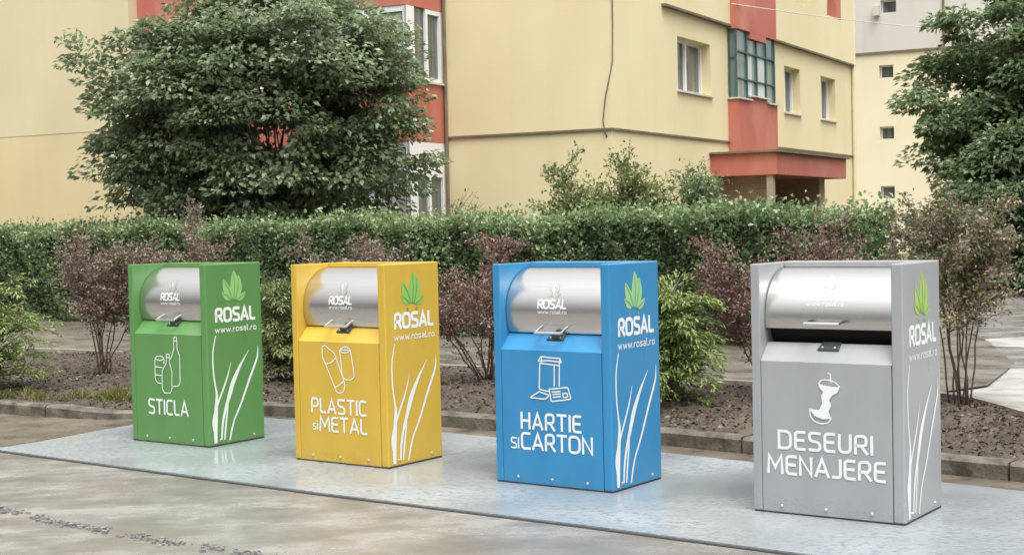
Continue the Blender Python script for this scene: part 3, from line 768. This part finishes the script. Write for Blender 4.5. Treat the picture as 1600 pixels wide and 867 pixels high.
# entrance canopy, columns and doorway
mb = MB(); bar(mb, FBl, 5.7, 11.75, .002, 1.6, 2.70, 3.22); mb.build('canopy', M['red'], bld, bevel=.01)
mb = MB(); bar(mb, FBl, 5.62, 11.83, .003, 1.68, 3.221, 3.27); mb.build('canopy_roof', M['trim'], bld)
mb = MB(); bar(mb, FBl, 5.75, 5.92, 1.34, 1.50, 0, 2.699); mb.build('column', mat('stained_column', (.26,.21,.16), (.38,.32,.25), scale=3, rough=.85, stretch=(1,1,.4)), bld, bevel=.01)
mb = MB(); bar(mb, FBl, 6.35, 6.55, .002, 1.28, 0, 2.698); mb.build('brick_pier', M['brick'], bld)
mb = MB(); bar(mb, FBl, 10.3, 10.8, .002, 1.28, 0, 2.698); mb.build('brick_pier', M['brick'], bld)
mb = MB(); bar(mb, FBl, 6.551, 10.299, .003, .03, 0, 2.697); mb.build('recess_shade_panel', M['recess_shade'], bld)  # flat dark panel painted in for the shade of the entrance
mb = MB(); bar(mb, FBl, 7.6, 8.8, .031, .08, 0, 2.2); dr = mb.build('door', M['wood'], bld)
for a_, b_ in ((7.75, 8.1), (8.3, 8.65)):
    mb = MB(); bar(mb, FBl, a_, b_, .081, .09, 1.1, 2.0); mb.build('door_pane', M['glass'], dr)
window(FBl, 5.35, 6.0, 1.2, 2.45, bld, n=1, o=.035, fm='wood', sill=False)
mb = MB(); bar(mb, FBl, 12.0, 12.9, .002, .35, 2.30, 2.42); mb.build('door_hood', M['wall_grey'], bld)
mb = MB(); bar(mb, FBl, 12.1, 12.75, .002, .04, 0, 2.25); mb.build('side_door', M['wood'], bld)
# left bay: long balcony front parallel to wall A, side towards the camera
t0 = 3.86; ob = 1.47
FS = frame(Av*t0, -Bv, -Av*1.0)      # side of the bay: s runs towards the camera, outward faces right
def bay_band(za, zb, nm='balcony'):
    mb = MB(); bar(mb, FAl, t0, 12.2, .002, ob, za, zb); return mb.build(nm, M['red'], bld)
for za, zb in ((3.45, 4.66), (6.22, 7.45)):
    b_ = bay_band(za, zb)
    mb = MB(); bar(mb, FAl, t0-.06, 12.2, .01, ob+.08, zb+.002, zb+.045); mb.build('balcony_sill', M['sillm'], b_)
for za, zb, low in ((4.705, 6.218, 0), (.6, 3.448, 1)):
    mb = MB(); bar(mb, FAl, t0+.06, 12.2, .1, ob-.08, za, zb); gz = mb.build('balcony_glazing', M['glass'], bld)
    mb = MB()
    for s in np.arange(t0+.0, 12.0, .92):
        bar(mb, FAl, s+.001, s+.09, ob-.079, ob-.01, za+.002, zb-.002)
    bar(mb, FAl, t0+.1, 12.0, ob-.078, ob-.02, zb-.12, zb-.003)
    bar(mb, FAl, t0+.1, 12.0, ob-.078, ob-.02, zb-.62, zb-.55) if low else None
    # side face frames (three posts and rails)
    for o_, w_ in ((.08, .07), (.62, .09), (ob-.32, .31)):
        bar(mb, FAl, t0+.004, t0+.059, o_, o_+w_, za+.002, zb-.002)
    bar(mb, FAl, t0+.006, t0+.058, .151, .619, zb-.10, zb-.003); bar(mb, FAl, t0+.006, t0+.058, .151, .619, za+.003, za+.08)
    if low: bar(mb, FAl, t0+.005, t0+.058, .08, 1.14, 2.72, 3.44)
    mb.build('balcony_frame', M['pvc'], gz)
    for s in np.arange(t0+.15, 11.5, 1.84):
        mb = MB(); bar(mb, FAl, s, s+.7, ob-.0795, ob-.072, za+.1, zb-.15); mb.build('curtain', M['curtain'], gz)
mb = MB(); bar(mb, FAl, t0+.002, 12.2, -.6, .05, 0, ZT); mb.build('bay_wall', M['wall'], bld)
mb = MB(); mb.tube([FAl(3.80,.05,.1), FAl(3.80,.05,ZT)], .035, 8); mb.build('downpipe', M['trim'], bld)
mb = MB(); mb.tube([FBl(18.45,.08,.1), FBl(18.45,.08,ZT)], .06, 8); mb.build('downpipe', M['grey_pipe'], bld)

# --- left block (blind wall)
LWO = 1.75
def hitA(px_x, off):  # where a direction X/Y meets the plane
    k = px_x; P = C0 - Bv*off
    # (P + Av*t): X = k*Y
    t = (k*P.y - P.x)/(Av.x - k*Av.y); return t
tR = hitA(-.2555, LWO)
LO = C0 - Bv*LWO + Av*tR
lb = empty('apartment_block', tuple(LO)); tag(lb, 'blind yellow end wall of the block at the left, nearest to the tree', 'building')
FL_ = frame(Vector((0,0,0)), Av, -Bv)
mb = MB(); bar(mb, FL_, 0, 14, -9, 0, 0, 4.03); mb.build('lower_wall', M['wall_blind'], lb)
mb = MB(); bar(mb, FL_, -.005, 14, -9, .008, 4.032, ZT); mb.build('upper_wall', wall_mat('shade_toned_yellow_render', (.555,.48,.30), (.61,.535,.34), (.46,.39,.25)), lb)  # render colour darkened in place of shading missing on this wall

# --- far block
P2 = Vector((17.2, 67.0, 0))
fb = empty('apartment_block', tuple(P2)); tag(fb, 'pale block far behind the entrance with one column of tiny square windows', 'building')
FF = frame(Vector((0,0,0)), -Av, -Bv)
hol = [(-.32,.32,z-.30,z+.30) for z in (2.72,5.42,8.2)]
mb = MB(); facade(mb, FF, -8, 26, 0, 9.03, hol, .35); mb.quad(FF(-8,0,0),FF(-8,-8,0),FF(-8,-8,9.03),FF(-8,0,9.03)); mb.build('lower_wall', M['wall_pale'], fb)
hol2 = [(-.25,.45,10.85,11.45)]
mb = MB(); facade(mb, FF, -8, 26, 9.10, 20, hol2, .3, o=-.15); mb.build('upper_wall', M['wall_grey'], fb)
mb = MB(); bar(mb, FF, -8, 26, -.16, .08, 9.031, 9.12); mb.build('shadow_line_course', M['trim'], fb)
for h_ in hol: 
    window(FF, *h_, fb, n=1, gm='glass', o=-.3, fw=.06, sill=False)
window(FF, *hol2[0], fb, n=1, o=-.42, fw=.06, sill=False)
mb = MB(); mb.tube([FF(2.55,-.10,9.13), FF(2.55,-.10,20)], .05, 6); mb.build('downpipe', M['trim'], fb)
mb = MB(); bar(mb, FF, -.55, -.28, -.149, .12, 10.75, 11.2); mb.build('vent_box', M['sillm'], fb, bevel=.01)
mb = MB(); mb.box(-1,1,0,.05,0,1, T=None); 

# cables
mb = MB()
pts = [FB(.12,.03,6.55), FB(.10,.035,5.6), FB(.02,.05,4.9), FA(.10,.04,4.2), FA(.16,.04,3.75), FA(.12,.06,3.5), FB(.35,.04,2.9)]
mb.tube(pts, .014, 6); tag(mb.build('cable', M['cable']), 'thin dark cable hanging down the yellow corner of the central block', 'cable')
mb = MB(); a = Vector((5.42,35.5,6.86)); b = Vector((16.47,47.0,7.36)); q = []
for k in range(17):
    t = k/16; v_ = a.lerp(b, t); v_.z -= .12*4*t*(1-t); q.append(v_)
mb.tube(q, .012, 5); tag(mb.build('overhead_wire', M['wall_grey']), 'thin pale overhead wire stretched from the entrance facade to the right', 'wire')

# ------------------------------------------------------------------ vegetation
G_TREE = leaf_mat('tree_leaf', [(0,(.11,.15,.075)),(.45,(.195,.255,.13)),(.8,(.285,.345,.20)),(1,(.38,.43,.28))], rough=.27, trans=.42, spec=.8)
G_DARK = leaf_mat('dark_leaf', [(0,(.085,.13,.06)),(.5,(.15,.215,.10)),(1,(.235,.30,.15))], rough=.32, trans=.42, spec=.7)
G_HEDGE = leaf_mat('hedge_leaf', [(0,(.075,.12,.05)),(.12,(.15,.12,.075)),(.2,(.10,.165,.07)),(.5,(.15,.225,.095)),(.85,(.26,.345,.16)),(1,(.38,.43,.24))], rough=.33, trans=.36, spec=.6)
G_BARB = leaf_mat('barberry_leaf', [(0,(.11,.085,.065)),(.3,(.19,.135,.11)),(.5,(.255,.175,.145)),(.68,(.17,.165,.095)),(.85,(.32,.24,.19)),(1,(.40,.32,.25))], rough=.45, trans=.3)
G_BARB2 = leaf_mat('barberry_red_leaf', [(0,(.11,.075,.06)),(.35,(.20,.11,.095)),(.6,(.27,.155,.135)),(.75,(.15,.15,.085)),(1,(.36,.25,.20))], rough=.45, trans=.3)
G_BARB3 = leaf_mat('barberry_mixed_leaf', [(0,(.09,.11,.05)),(.5,(.18,.20,.09)),(.58,(.27,.19,.16)),(.84,(.38,.29,.26)),(1,(.52,.34,.10))], rough=.45, trans=.3)
G_LIME = leaf_mat('cypress_leaf', [(0,(.09,.13,.035)),(.45,(.19,.26,.075)),(.8,(.31,.37,.125)),(1,(.43,.47,.20))], rough=.5, trans=.3)
G_OLIVE = leaf_mat('olive_leaf', [(0,(0.084,0.119,0.042)),(.5,(0.182,0.224,0.084)),(1,(0.350,0.364,0.154))], rough=.45, trans=.3)
G_GRASS = leaf_mat('grass_blade', [(0,(.07,.085,.02)),(.6,(.16,.17,.04)),(1,(.27,.25,.08))], rough=.5, trans=.3)
G_LITTER = leaf_mat('leaf_litter', [(0,(.028,.02,.014)),(.5,(.085,.062,.042)),(.85,(.17,.12,.08)),(1,(.34,.28,.21))], rough=.6, trans=.05)

def limb(mb, a, b, r0, r1, bend=.15, n=7, seed=0):
    gg = random.Random(seed); a = Vector(a); b = Vector(b); L = (b-a).length
    off = Vector((gg.uniform(-1,1), gg.uniform(-1,1), gg.uniform(-.2,.6)))*bend*L
    pts = []
    for k in range(n):
        t = k/(n-1); pts.append(a.lerp(b, t)+off*math.sin(math.pi*t)*.5)
    mb.tube(pts, [r0*(1-k/(n-1))+r1*k/(n-1) for k in range(n)], 7)
    return pts

def tree(base, ctr, rad, nleaf, ncl, leaf, m_leaf, label, seed, trunk_r=.14, cl_r=.42, group=None, stems=1, voids=(), name='tree', sprigs=(), fork=.9, minz=1.15):
    gg = np.random.default_rng(seed)
    base = Vector(base); ctr = np.array(ctr, float); rad = np.array(rad, float)
    root = empty(name, tuple(base)); tag(root, label, 'tree', group)
    d = unit(gg.normal(size=(ncl, 3))); rr = gg.uniform(.10, 1, ncl)**.42
    CC = ctr + d*rr[:, None]*rad*lumpy(d, seed, .20)[:, None]
    CC = CC[CC[:, 2] > minz]
    for v_c, v_r in voids: CC = CC[np.sum(((CC-np.array(v_c))/np.array(v_r))**2, 1) > 1]
    if len(sprigs): CC = np.concatenate([CC, np.array(sprigs)])
    # limbs to a subset of the clusters
    mb = MB(); top = Vector((base.x*.4+ctr[0]*.6, base.y*.4+ctr[1]*.6, base.z+fork))
    for s in range(stems):
        b0 = base + Vector((gg.uniform(-.12,.12)*(stems > 1), gg.uniform(-.12,.12)*(stems > 1), -.05))
        limb(mb, b0-base, top-base+Vector((gg.uniform(-.3,.3), gg.uniform(-.2,.2), 0)), trunk_r, trunk_r*.75, .08, 6, seed+s)
    trunk = mb.build('trunk', M['bark'], root, smooth=True)
    mb = MB()
    order = gg.permutation(len(CC))[:70]
    for k, i in enumerate(order):
        c = Vector(CC[i]); hub = top.lerp(Vector(ctr), gg.uniform(0, .55))
        limb(mb, (top if k < 14 else hub)-base, c-base, (trunk_r*.42 if k < 14 else trunk_r*.16), .008, .22, 8, seed+k+50)
    mb.build('limbs', M['bark'], root, smooth=True)
    per = np.maximum(4, gg.poisson(nleaf/len(CC), len(CC)))
    if len(sprigs): per[-len(sprigs):] = (per[-len(sprigs):]*.42).astype(int)
    idx = np.repeat(np.arange(len(CC)), per); n = len(idx)
    size = gg.uniform(.6, 1.25, len(CC))[idx]
    out = unit(CC[idx]-ctr)
    loc = gg.normal(size=(n, 3)); loc *= np.minimum(1, 1.55/np.linalg.norm(loc, axis=1))[:, None]; loc = loc*np.array([1, 1, .40])*cl_r*.66*size[:, None]
    loc[:, 2] -= .35*np.sum(loc[:, :2]**2, 1)/cl_r           # drooping sprays
    P = CC[idx]+loc
    D = unit(loc*np.array([1,1,.2])+out*.12*1+gg.normal(size=(n,3))*.16+np.array([0,0,-.14]))
    N = unit(gg.normal(size=(n,3))*.42+np.array([0,0,.85])+out*.45)
    ctint = gg.uniform(-.26, .26, len(CC))[idx]
    tint = np.clip(.45+ctint+gg.normal(0,.2,n), 0, 1)
    Ls = leaf*gg.uniform(.6, 1.2, n)
    leaf_mesh('crown', P-np.array(base), D, N, Ls, Ls*.62, tint, m_leaf, root)
    return root

# big tree in front of the left bay
sp = [(-7.75,26.6,5.25),(-7.6,26.6,4.95),(-7.4,26.7,4.95),(-7.8,26.6,4.8),(-7.3,26.7,4.65),(-7.1,26.8,4.9),(-7.45,26.6,4.5),(-1.8,27.2,4.2),(-1.9,27.2,3.5),(-7.2,27.1,2.4),(-7.3,27.1,2.9),(-6.6,27,1.95),(-6.9,27,3.6)]
tree((-3.9,27.2,.1), (-4.5,27.4,3.9), (2.98,1.9,2.75), 84000, 500, .132, G_TREE, 'large dark green spreading tree in front of the red balconies at the left', 21, .13, .50, stems=3,
     voids=[((-4.2,26.8,3.5),(.62,3,.46)), ((-2.9,27.0,1.75),(1.2,3,.55)), ((-6.75,27,6.05),(.95,3,.6))], sprigs=sp)
# trees at the right edge
tree((11.9,32.5,0), (12.65,32.5,3.9), (3.55,2.4,3.5), 105000, 560, .165, G_DARK, 'tall dark green tree at the right edge overhanging the parking', 33, .2, .5, voids=[], fork=1.4)
tree((11.0,30.0,0), (11.15,30.4,1.9), (2.35,1.4,1.85), 60000, 300, .14, G_DARK, 'low dark green tree crowding the right edge behind the brownish shrub', 35, .1, .45, fork=.5, minz=.2)

# clipped hedge
hd = np.array([.790, -.613, 0]); hn = np.array([-.613, -.790, 0])      # along, towards the camera
H0 = np.array([-12.3, 30.0, 0.1]); HL = 20.7; HT = 1.2
hedge = empty('hedge', tuple(H0 + 0)); tag(hedge, 'long clipped dark green hedge running behind all the bins', 'hedge')
def hedge_top(s): return 1.71 - .03*s/20 + .04*np.sin(s*1.1+.5)+.04*np.sin(s*2.7)+.03*np.sin(s*6.1)+.02*np.sin(s*13.7)
gg = np.random.default_rng(77)
n = 95000
s = gg.uniform(0, HL, n); side_ = gg.random(n)
u = np.where(side_ < .62, gg.exponential(.10, n), gg.uniform(0, HT, n))
v = np.where(side_ < .62, gg.uniform(0.02, 1, n), 1-gg.exponential(.06, n))
u = np.clip(u, 0, HT); tp = hedge_top(s)
end = gg.random(n) < .035; s = np.where(end, HL-gg.exponential(.07, n), s); u = np.where(end, gg.uniform(0, HT, n), u); v = np.where(end, gg.uniform(0, 1, n), v)
face = .14*np.sin(s*2.1+v*3)+.12*np.sin(s*5.3+v*7+1)+.09*np.sin(s*11+v*13)+.05*np.sin(s*23+v*19)
z = v*tp + np.where(side_ > .62, gg.normal(0, .035, n), 0) + np.where((v > .93) & (gg.random(n) < .08), gg.uniform(0, .2, n), 0)
u2 = u + face*.5 - .08*(v > .8)*0
keep = z > .03
P = (s[:, None]*hd - (u2[:, None])*hn + z[:, None]*np.array([0,0,1]))[keep]
nk = keep.sum(); topm = (side_ > .62)[keep]
D = unit(gg.normal(size=(nk,3))*.6 + hn*.6*(~topm)[:, None] + np.array([0,0,.5]))
N = unit(gg.normal(size=(nk,3))*.5 + hn*.5*(~topm)[:, None] + np.array([0,0,.8]))
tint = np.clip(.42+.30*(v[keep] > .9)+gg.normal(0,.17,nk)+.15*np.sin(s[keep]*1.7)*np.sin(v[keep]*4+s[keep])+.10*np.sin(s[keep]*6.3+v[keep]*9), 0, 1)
Ls = .068*gg.uniform(.6,1.3,nk)
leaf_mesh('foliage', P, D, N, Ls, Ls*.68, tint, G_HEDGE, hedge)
mb = MB()
def hx(s_, u_, z_): return Vector(hd*s_ - hn*u_ + np.array([0,0,z_]))
K = 80
for k in range(K):
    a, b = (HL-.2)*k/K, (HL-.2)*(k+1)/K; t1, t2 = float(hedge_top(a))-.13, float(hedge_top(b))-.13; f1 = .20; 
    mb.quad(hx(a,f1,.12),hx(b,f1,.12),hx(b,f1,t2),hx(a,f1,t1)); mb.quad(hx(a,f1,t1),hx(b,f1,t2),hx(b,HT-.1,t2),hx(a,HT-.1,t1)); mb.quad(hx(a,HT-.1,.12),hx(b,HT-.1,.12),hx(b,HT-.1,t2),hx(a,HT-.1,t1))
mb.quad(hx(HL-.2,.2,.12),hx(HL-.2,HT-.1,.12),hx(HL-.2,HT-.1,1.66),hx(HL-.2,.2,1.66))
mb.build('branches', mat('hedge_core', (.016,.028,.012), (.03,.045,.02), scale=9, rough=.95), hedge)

def shrub(base, h, spread, nst, nleaf, leaf, m_leaf, label, seed, low=.25, group=None, name='shrub', lean=(0,0), stem_r=.008, cat='shrub', aspect=.55, twig=2, jitter=.06, spike=False):
    """upright shrub: curved stems from the base, side twigs, leaves along them"""
    gg = np.random.default_rng(seed); rr = random.Random(seed)
    root = empty(name, base); tag(root, label, cat, group)
    mb = MB(); P = []; D = []; T = []
    for k in range(nst):
        az = rr.uniform(0, 2*math.pi); rad = spread*rr.uniform(.15, 1)**.7; hh = h*rr.uniform(.62, 1)*(1-.22*(rad/spread)**2)
        if spike and k == 0: hh = h*1.06; rad *= .2
        b0 = Vector((rr.uniform(-.07,.07)*spread*1.5, rr.uniform(-.07,.07)*spread*1.5, -.03))
        e = Vector((math.cos(az)*rad+lean[0]*hh, math.sin(az)*rad*.8+lean[1]*hh, hh))
        pts = []
        for i in range(9):
            t = i/8; q = Vector((b0.x+(e.x-b0.x)*t**.85, b0.y+(e.y-b0.y)*t**.85, b0.z+(e.z-b0.z)*t**(.95 if rad < .5*spread else .8)))
            q += Vector((rr.uniform(-1,1), rr.uniform(-1,1), 0))*.018*(0 < i); pts.append(q)
        mb.tube(pts, [stem_r*(1.25-t/9) for t in range(9)], 5)
        ch = [pts]
        for j in range(twig*7):
            i = rr.randint(4, 8); q = pts[i]; L = h*rr.uniform(.10,.26)
            dv = Vector((math.cos(az)*.4+rr.uniform(-1,1), math.sin(az)*.4+rr.uniform(-1,1), rr.uniform(.1,1.1))).normalized()
            tw = [q, q+dv*L*.5+Vector((0,0,.01)), q+dv*L+Vector((0,0,-.02*L))]
            mb.tube(tw, [stem_r*.5, stem_r*.4, stem_r*.25], 4); ch.append(tw)
        m_ = max(1, nleaf//nst//len(ch))
        for c in ch:
            A = np.array([tuple(q) for q in c]); mm = int(m_*(1.6 if len(c) > 3 else 1))
            t = gg.uniform(0, 1, mm)**.8*(len(A)-1); i = np.minimum(t.astype(int), len(A)-2); f = (t-i)[:, None]
            q = A[i]*(1-f)+A[i+1]*f; tg = unit(A[i+1]-A[i])
            ok = q[:, 2] > h*low*gg.uniform(.7,1.5,len(q)); q = q[ok]; tg = tg[ok]
            P.append(q+gg.normal(size=q.shape)*jitter*.6); D.append(unit(tg*.5+gg.normal(size=q.shape)*.75)); T.append(np.full(len(q), gg.normal(0,.11)))
    mb.build('stems', M['twig'], root, smooth=True)
    P = np.concatenate(P); D = np.concatenate(D); T = np.concatenate(T); n = len(P)
    N = unit(gg.normal(size=(n,3))*.6+np.array([0,0,.8])); Ls = leaf*gg.uniform(.6,1.3,n)
    leaf_mesh('foliage', P, D, N, Ls, Ls*aspect, np.clip(.5+T+gg.normal(0,.2,n),0,1), m_leaf, root)
    return root
BG = 'barberry shrubs in the planting bed'
def bz(x, y): return (x, y, bed_z(x, y)-.01)
shrub(bz(-4.55,16.2), 1.48, .55, 9, 10500, .038, G_BARB, 'brownish red barberry shrub with bare lower stems left of the green bin', 101, .42, BG, 'barberry_shrub', spike=False)
shrub(bz(-3.55,16.0), 1.50, .62, 13, 12000, .038, G_BARB, 'brownish red barberry shrub rising behind the green bin', 102, .2, BG, 'barberry_shrub', spike=True)
shrub(bz(-1.75,15.2), 1.44, .62, 12, 11000, .037, G_BARB, 'brownish barberry shrub peeking over the yellow bin', 103, .18, BG, 'barberry_shrub')
shrub(bz(-.25,14.6), 1.40, .78, 14, 14000, .036, G_BARB2, 'wide dark red barberry shrub between the yellow and blue bins', 104, .15, BG, 'barberry_shrub')
shrub(bz(2.25,13.1), 1.52, .75, 12, 13000, .035, G_BARB2, 'dark red barberry shrub between the blue and grey bins', 105, .22, BG, 'barberry_shrub', lean=(-.06,0))
shrub(bz(3.05,12.5), 1.5, .55, 12, 9000, .034, G_BARB2, 'red barberry shrub showing just above the grey bin', 106, .2, BG, 'barberry_shrub')
shrub(bz(3.72,12.3), 1.66, .80, 10, 24000, .038, G_BARB3, 'tall mixed pink brown barberry with bare fan of stems right of the grey bin', 107, .5, BG, 'barberry_shrub', stem_r=.0075, lean=(-.07,0))

def cypress(base, h, spread, nfr, label, seed, group='lime green cypress shrubs in the planting bed', m_leaf=None, stretch=1.0):
    gg = np.random.default_rng(seed); root = empty('cypress_shrub', base); tag(root, label, 'shrub', group)
    mb = MB(); P = []; D = []; N = []; T = []
    for k in range(nfr):
        az = gg.uniform(0, 6.28); z0 = h*gg.uniform(.03,.9)**1.1; L = spread*(1.2-.70*z0/h)*gg.uniform(.35,1.3); rise = gg.uniform(.05,.75)*h*.42
        a = np.array([0,0,z0*.75]); dirv = np.array([math.cos(az)*stretch, math.sin(az), 0]); pts = []
        for i in range(8):
            t = i/7; pts.append(a+dirv*L*t+np.array([0,0,rise*math.sin(t*2.0)*1.05 - .14*t*t*h*.5]))
        mb.tube([tuple(q) for q in pts], [.006*(1.1-i/8) for i in range(8)], 4)
        A = np.array(pts); m_ = 105
        t = gg.uniform(.12,1,m_)*(7-1e-6); i = t.astype(int); f = (t-i)[:, None]; q = A[i]*(1-f)+A[i+1]*f; tg = unit(A[i+1]-A[i])
        sd_ = np.cross(tg, [0,0,1]); sg = gg.choice([-1,1], m_)[:, None]
        wv = (.11*np.sin(np.pi*(t/7)**.7)+.02)[:, None]
        q2 = q + sd_*sg*wv*gg.random((m_,1)) + gg.normal(size=q.shape)*.022
        P.append(q2); D.append(unit(tg*.7+sd_*sg*.55+gg.normal(size=q.shape)*.25+np.array([0,0,-.05]))); N.append(unit(gg.normal(size=q.shape)*.35+np.array([0,0,1]))); T.append(np.clip(.32+.28*(t/7)+gg.normal(0,.1,m_)+gg.normal(0,.1),0,1))
    mb.tube([(0,0,-.03),(0,0,h*.45),(.01,0,h*.8)], [.025,.016,.006], 6)
    mb.build('stems', M['twig'], root, smooth=True)
    P = np.concatenate(P); n = len(P); Ls = .058*gg.uniform(.6,1.3,n)
    leaf_mesh('foliage', P, np.concatenate(D), np.concatenate(N), Ls, Ls*.32, np.concatenate(T), m_leaf or G_LIME, root)
    return root
cypress(bz(-5.45,15.2), 1.30, .72, 95, 'bushy lime green cypress shrub at the left edge of the photo', 201)
cypress(bz(-2.40,15.0), 1.14, .40, 90, 'narrow olive lime cypress shrub between the green and yellow bins', 202, m_leaf=G_OLIVE)
cypress(bz(1.36,12.75), 1.18, .50, 100, 'feathery lime green cypress shrub right beside the blue bin', 203)

# airy shrubs behind the hedge
def airy(base, h, spread, n, leaf, label, seed, m_): return shrub(base, h, spread, 16, n, leaf, m_, label, seed, .35, 'loose shrubs rising behind the hedge', 'loose_shrub', stem_r=.01, twig=3, jitter=.10)
airy((1.55,23.6,.1), 2.62, 1.12, 24000, .072, 'tall airy light green shrub against the yellow corner', 301, G_OLIVE)
airy((2.74,23.4,.1), 2.25, .62, 14000, .07, 'smaller denser green shrub beside the red entrance canopy', 302, G_HEDGE)
airy((-.85,25.2,.1), 2.25, .45, 1400, .06, 'thin sprig of a shrub beside the red bay wall', 303, G_OLIVE)

# grass tuft patch, weeds, leaf litter, gravel
gg = np.random.default_rng(9)
def scatter_bed(n, s0, s1, t0_, t1_):
    i = gg.uniform(s0, s1, n)*(NU-1); j = gg.uniform(t0_, t1_, n)*(NV-1); i0 = i.astype(int); j0 = j.astype(int)
    fi = (i-i0)[:, None]; fj = (j-j0)[:, None]
    Q = np.concatenate([G, hz[..., None]], -1); i1 = np.minimum(i0+1, NU-1); j1 = np.minimum(j0+1, NV-1)
    return (Q[i0,j0]*(1-fi)*(1-fj)+Q[i1,j0]*fi*(1-fj)+Q[i0,j1]*(1-fi)*fj+Q[i1,j1]*fi*fj)
n = 26000; P = scatter_bed(n, 0, 1, .0, 1.0); P[:, 2] += .004
leafl = leaf_mesh('leaf_litter', P, unit(gg.normal(size=(n,3))*np.array([1,1,.3])), unit(gg.normal(size=(n,3))*.7+np.array([0,0,1])), gg.uniform(.02,.06,n), gg.uniform(.012,.036,n), np.clip(gg.beta(2,2.6,n),0,1), G_LITTER)
tag(leafl, 'brown leaf litter and bark pieces scattered over the planting bed', 'leaf litter', kind='stuff')
n = 3000; cl = np.array([-4.0,14.2])+gg.normal(size=(26,2))*np.array([.34,.16]); cl = np.concatenate([cl, np.array([-5.3,14.75])+gg.normal(size=(7,2))*np.array([.4,.12])]); ck = gg.integers(0,33,n); chh = gg.uniform(.35,1.3,33)[ck]
xy = cl[ck]+gg.normal(size=(n,2))*.055
P = np.c_[xy, np.array([bed_z(x, y) for x, y in xy])-.005]
gr = leaf_mesh('grass', P, unit(gg.normal(size=(n,3))*.45+np.array([0,0,.9])), unit(gg.normal(size=(n,3))), gg.uniform(.04,.12,n)*chh, gg.uniform(.006,.012,n), np.clip(gg.normal(.5,.22,n),0,1), G_GRASS)
tag(gr, 'yellowish green grass and weeds growing along the kerb at the left', 'grass', kind='stuff')
# gravel line across the concrete
cr_ = np.array([(-3.9,9.75),(-3.249,9.173),(-2.691,8.658),(-1.99,8.11),(-1.385,7.702),(-.6,7.1)])
rs = resample(cr_, 400); n = 1100; k = gg.integers(0,400,n); mb = MB()
for q in k:
    if math.sin(q*.21)+math.sin(q*.083+1)+gg.normal(0,.5) < -.35: continue
    x, y = rs[q]+gg.normal(size=2)*np.array([.03,.028]); r = abs(gg.normal(.003,.004))+.0025
    mb.box(x-r, x+r*gg.uniform(.5,1.3), y-r*gg.uniform(.5,1.3), y+r, .001, .003+r*.9)
gv = mb.build('gravel', mat('gravel', (.06,.06,.06), (.28,.27,.26), scale=30, rough=.6, coords='World'))
tag(gv, 'line of loose dark gravel along the joint in the wet concrete', 'gravel', kind='stuff')
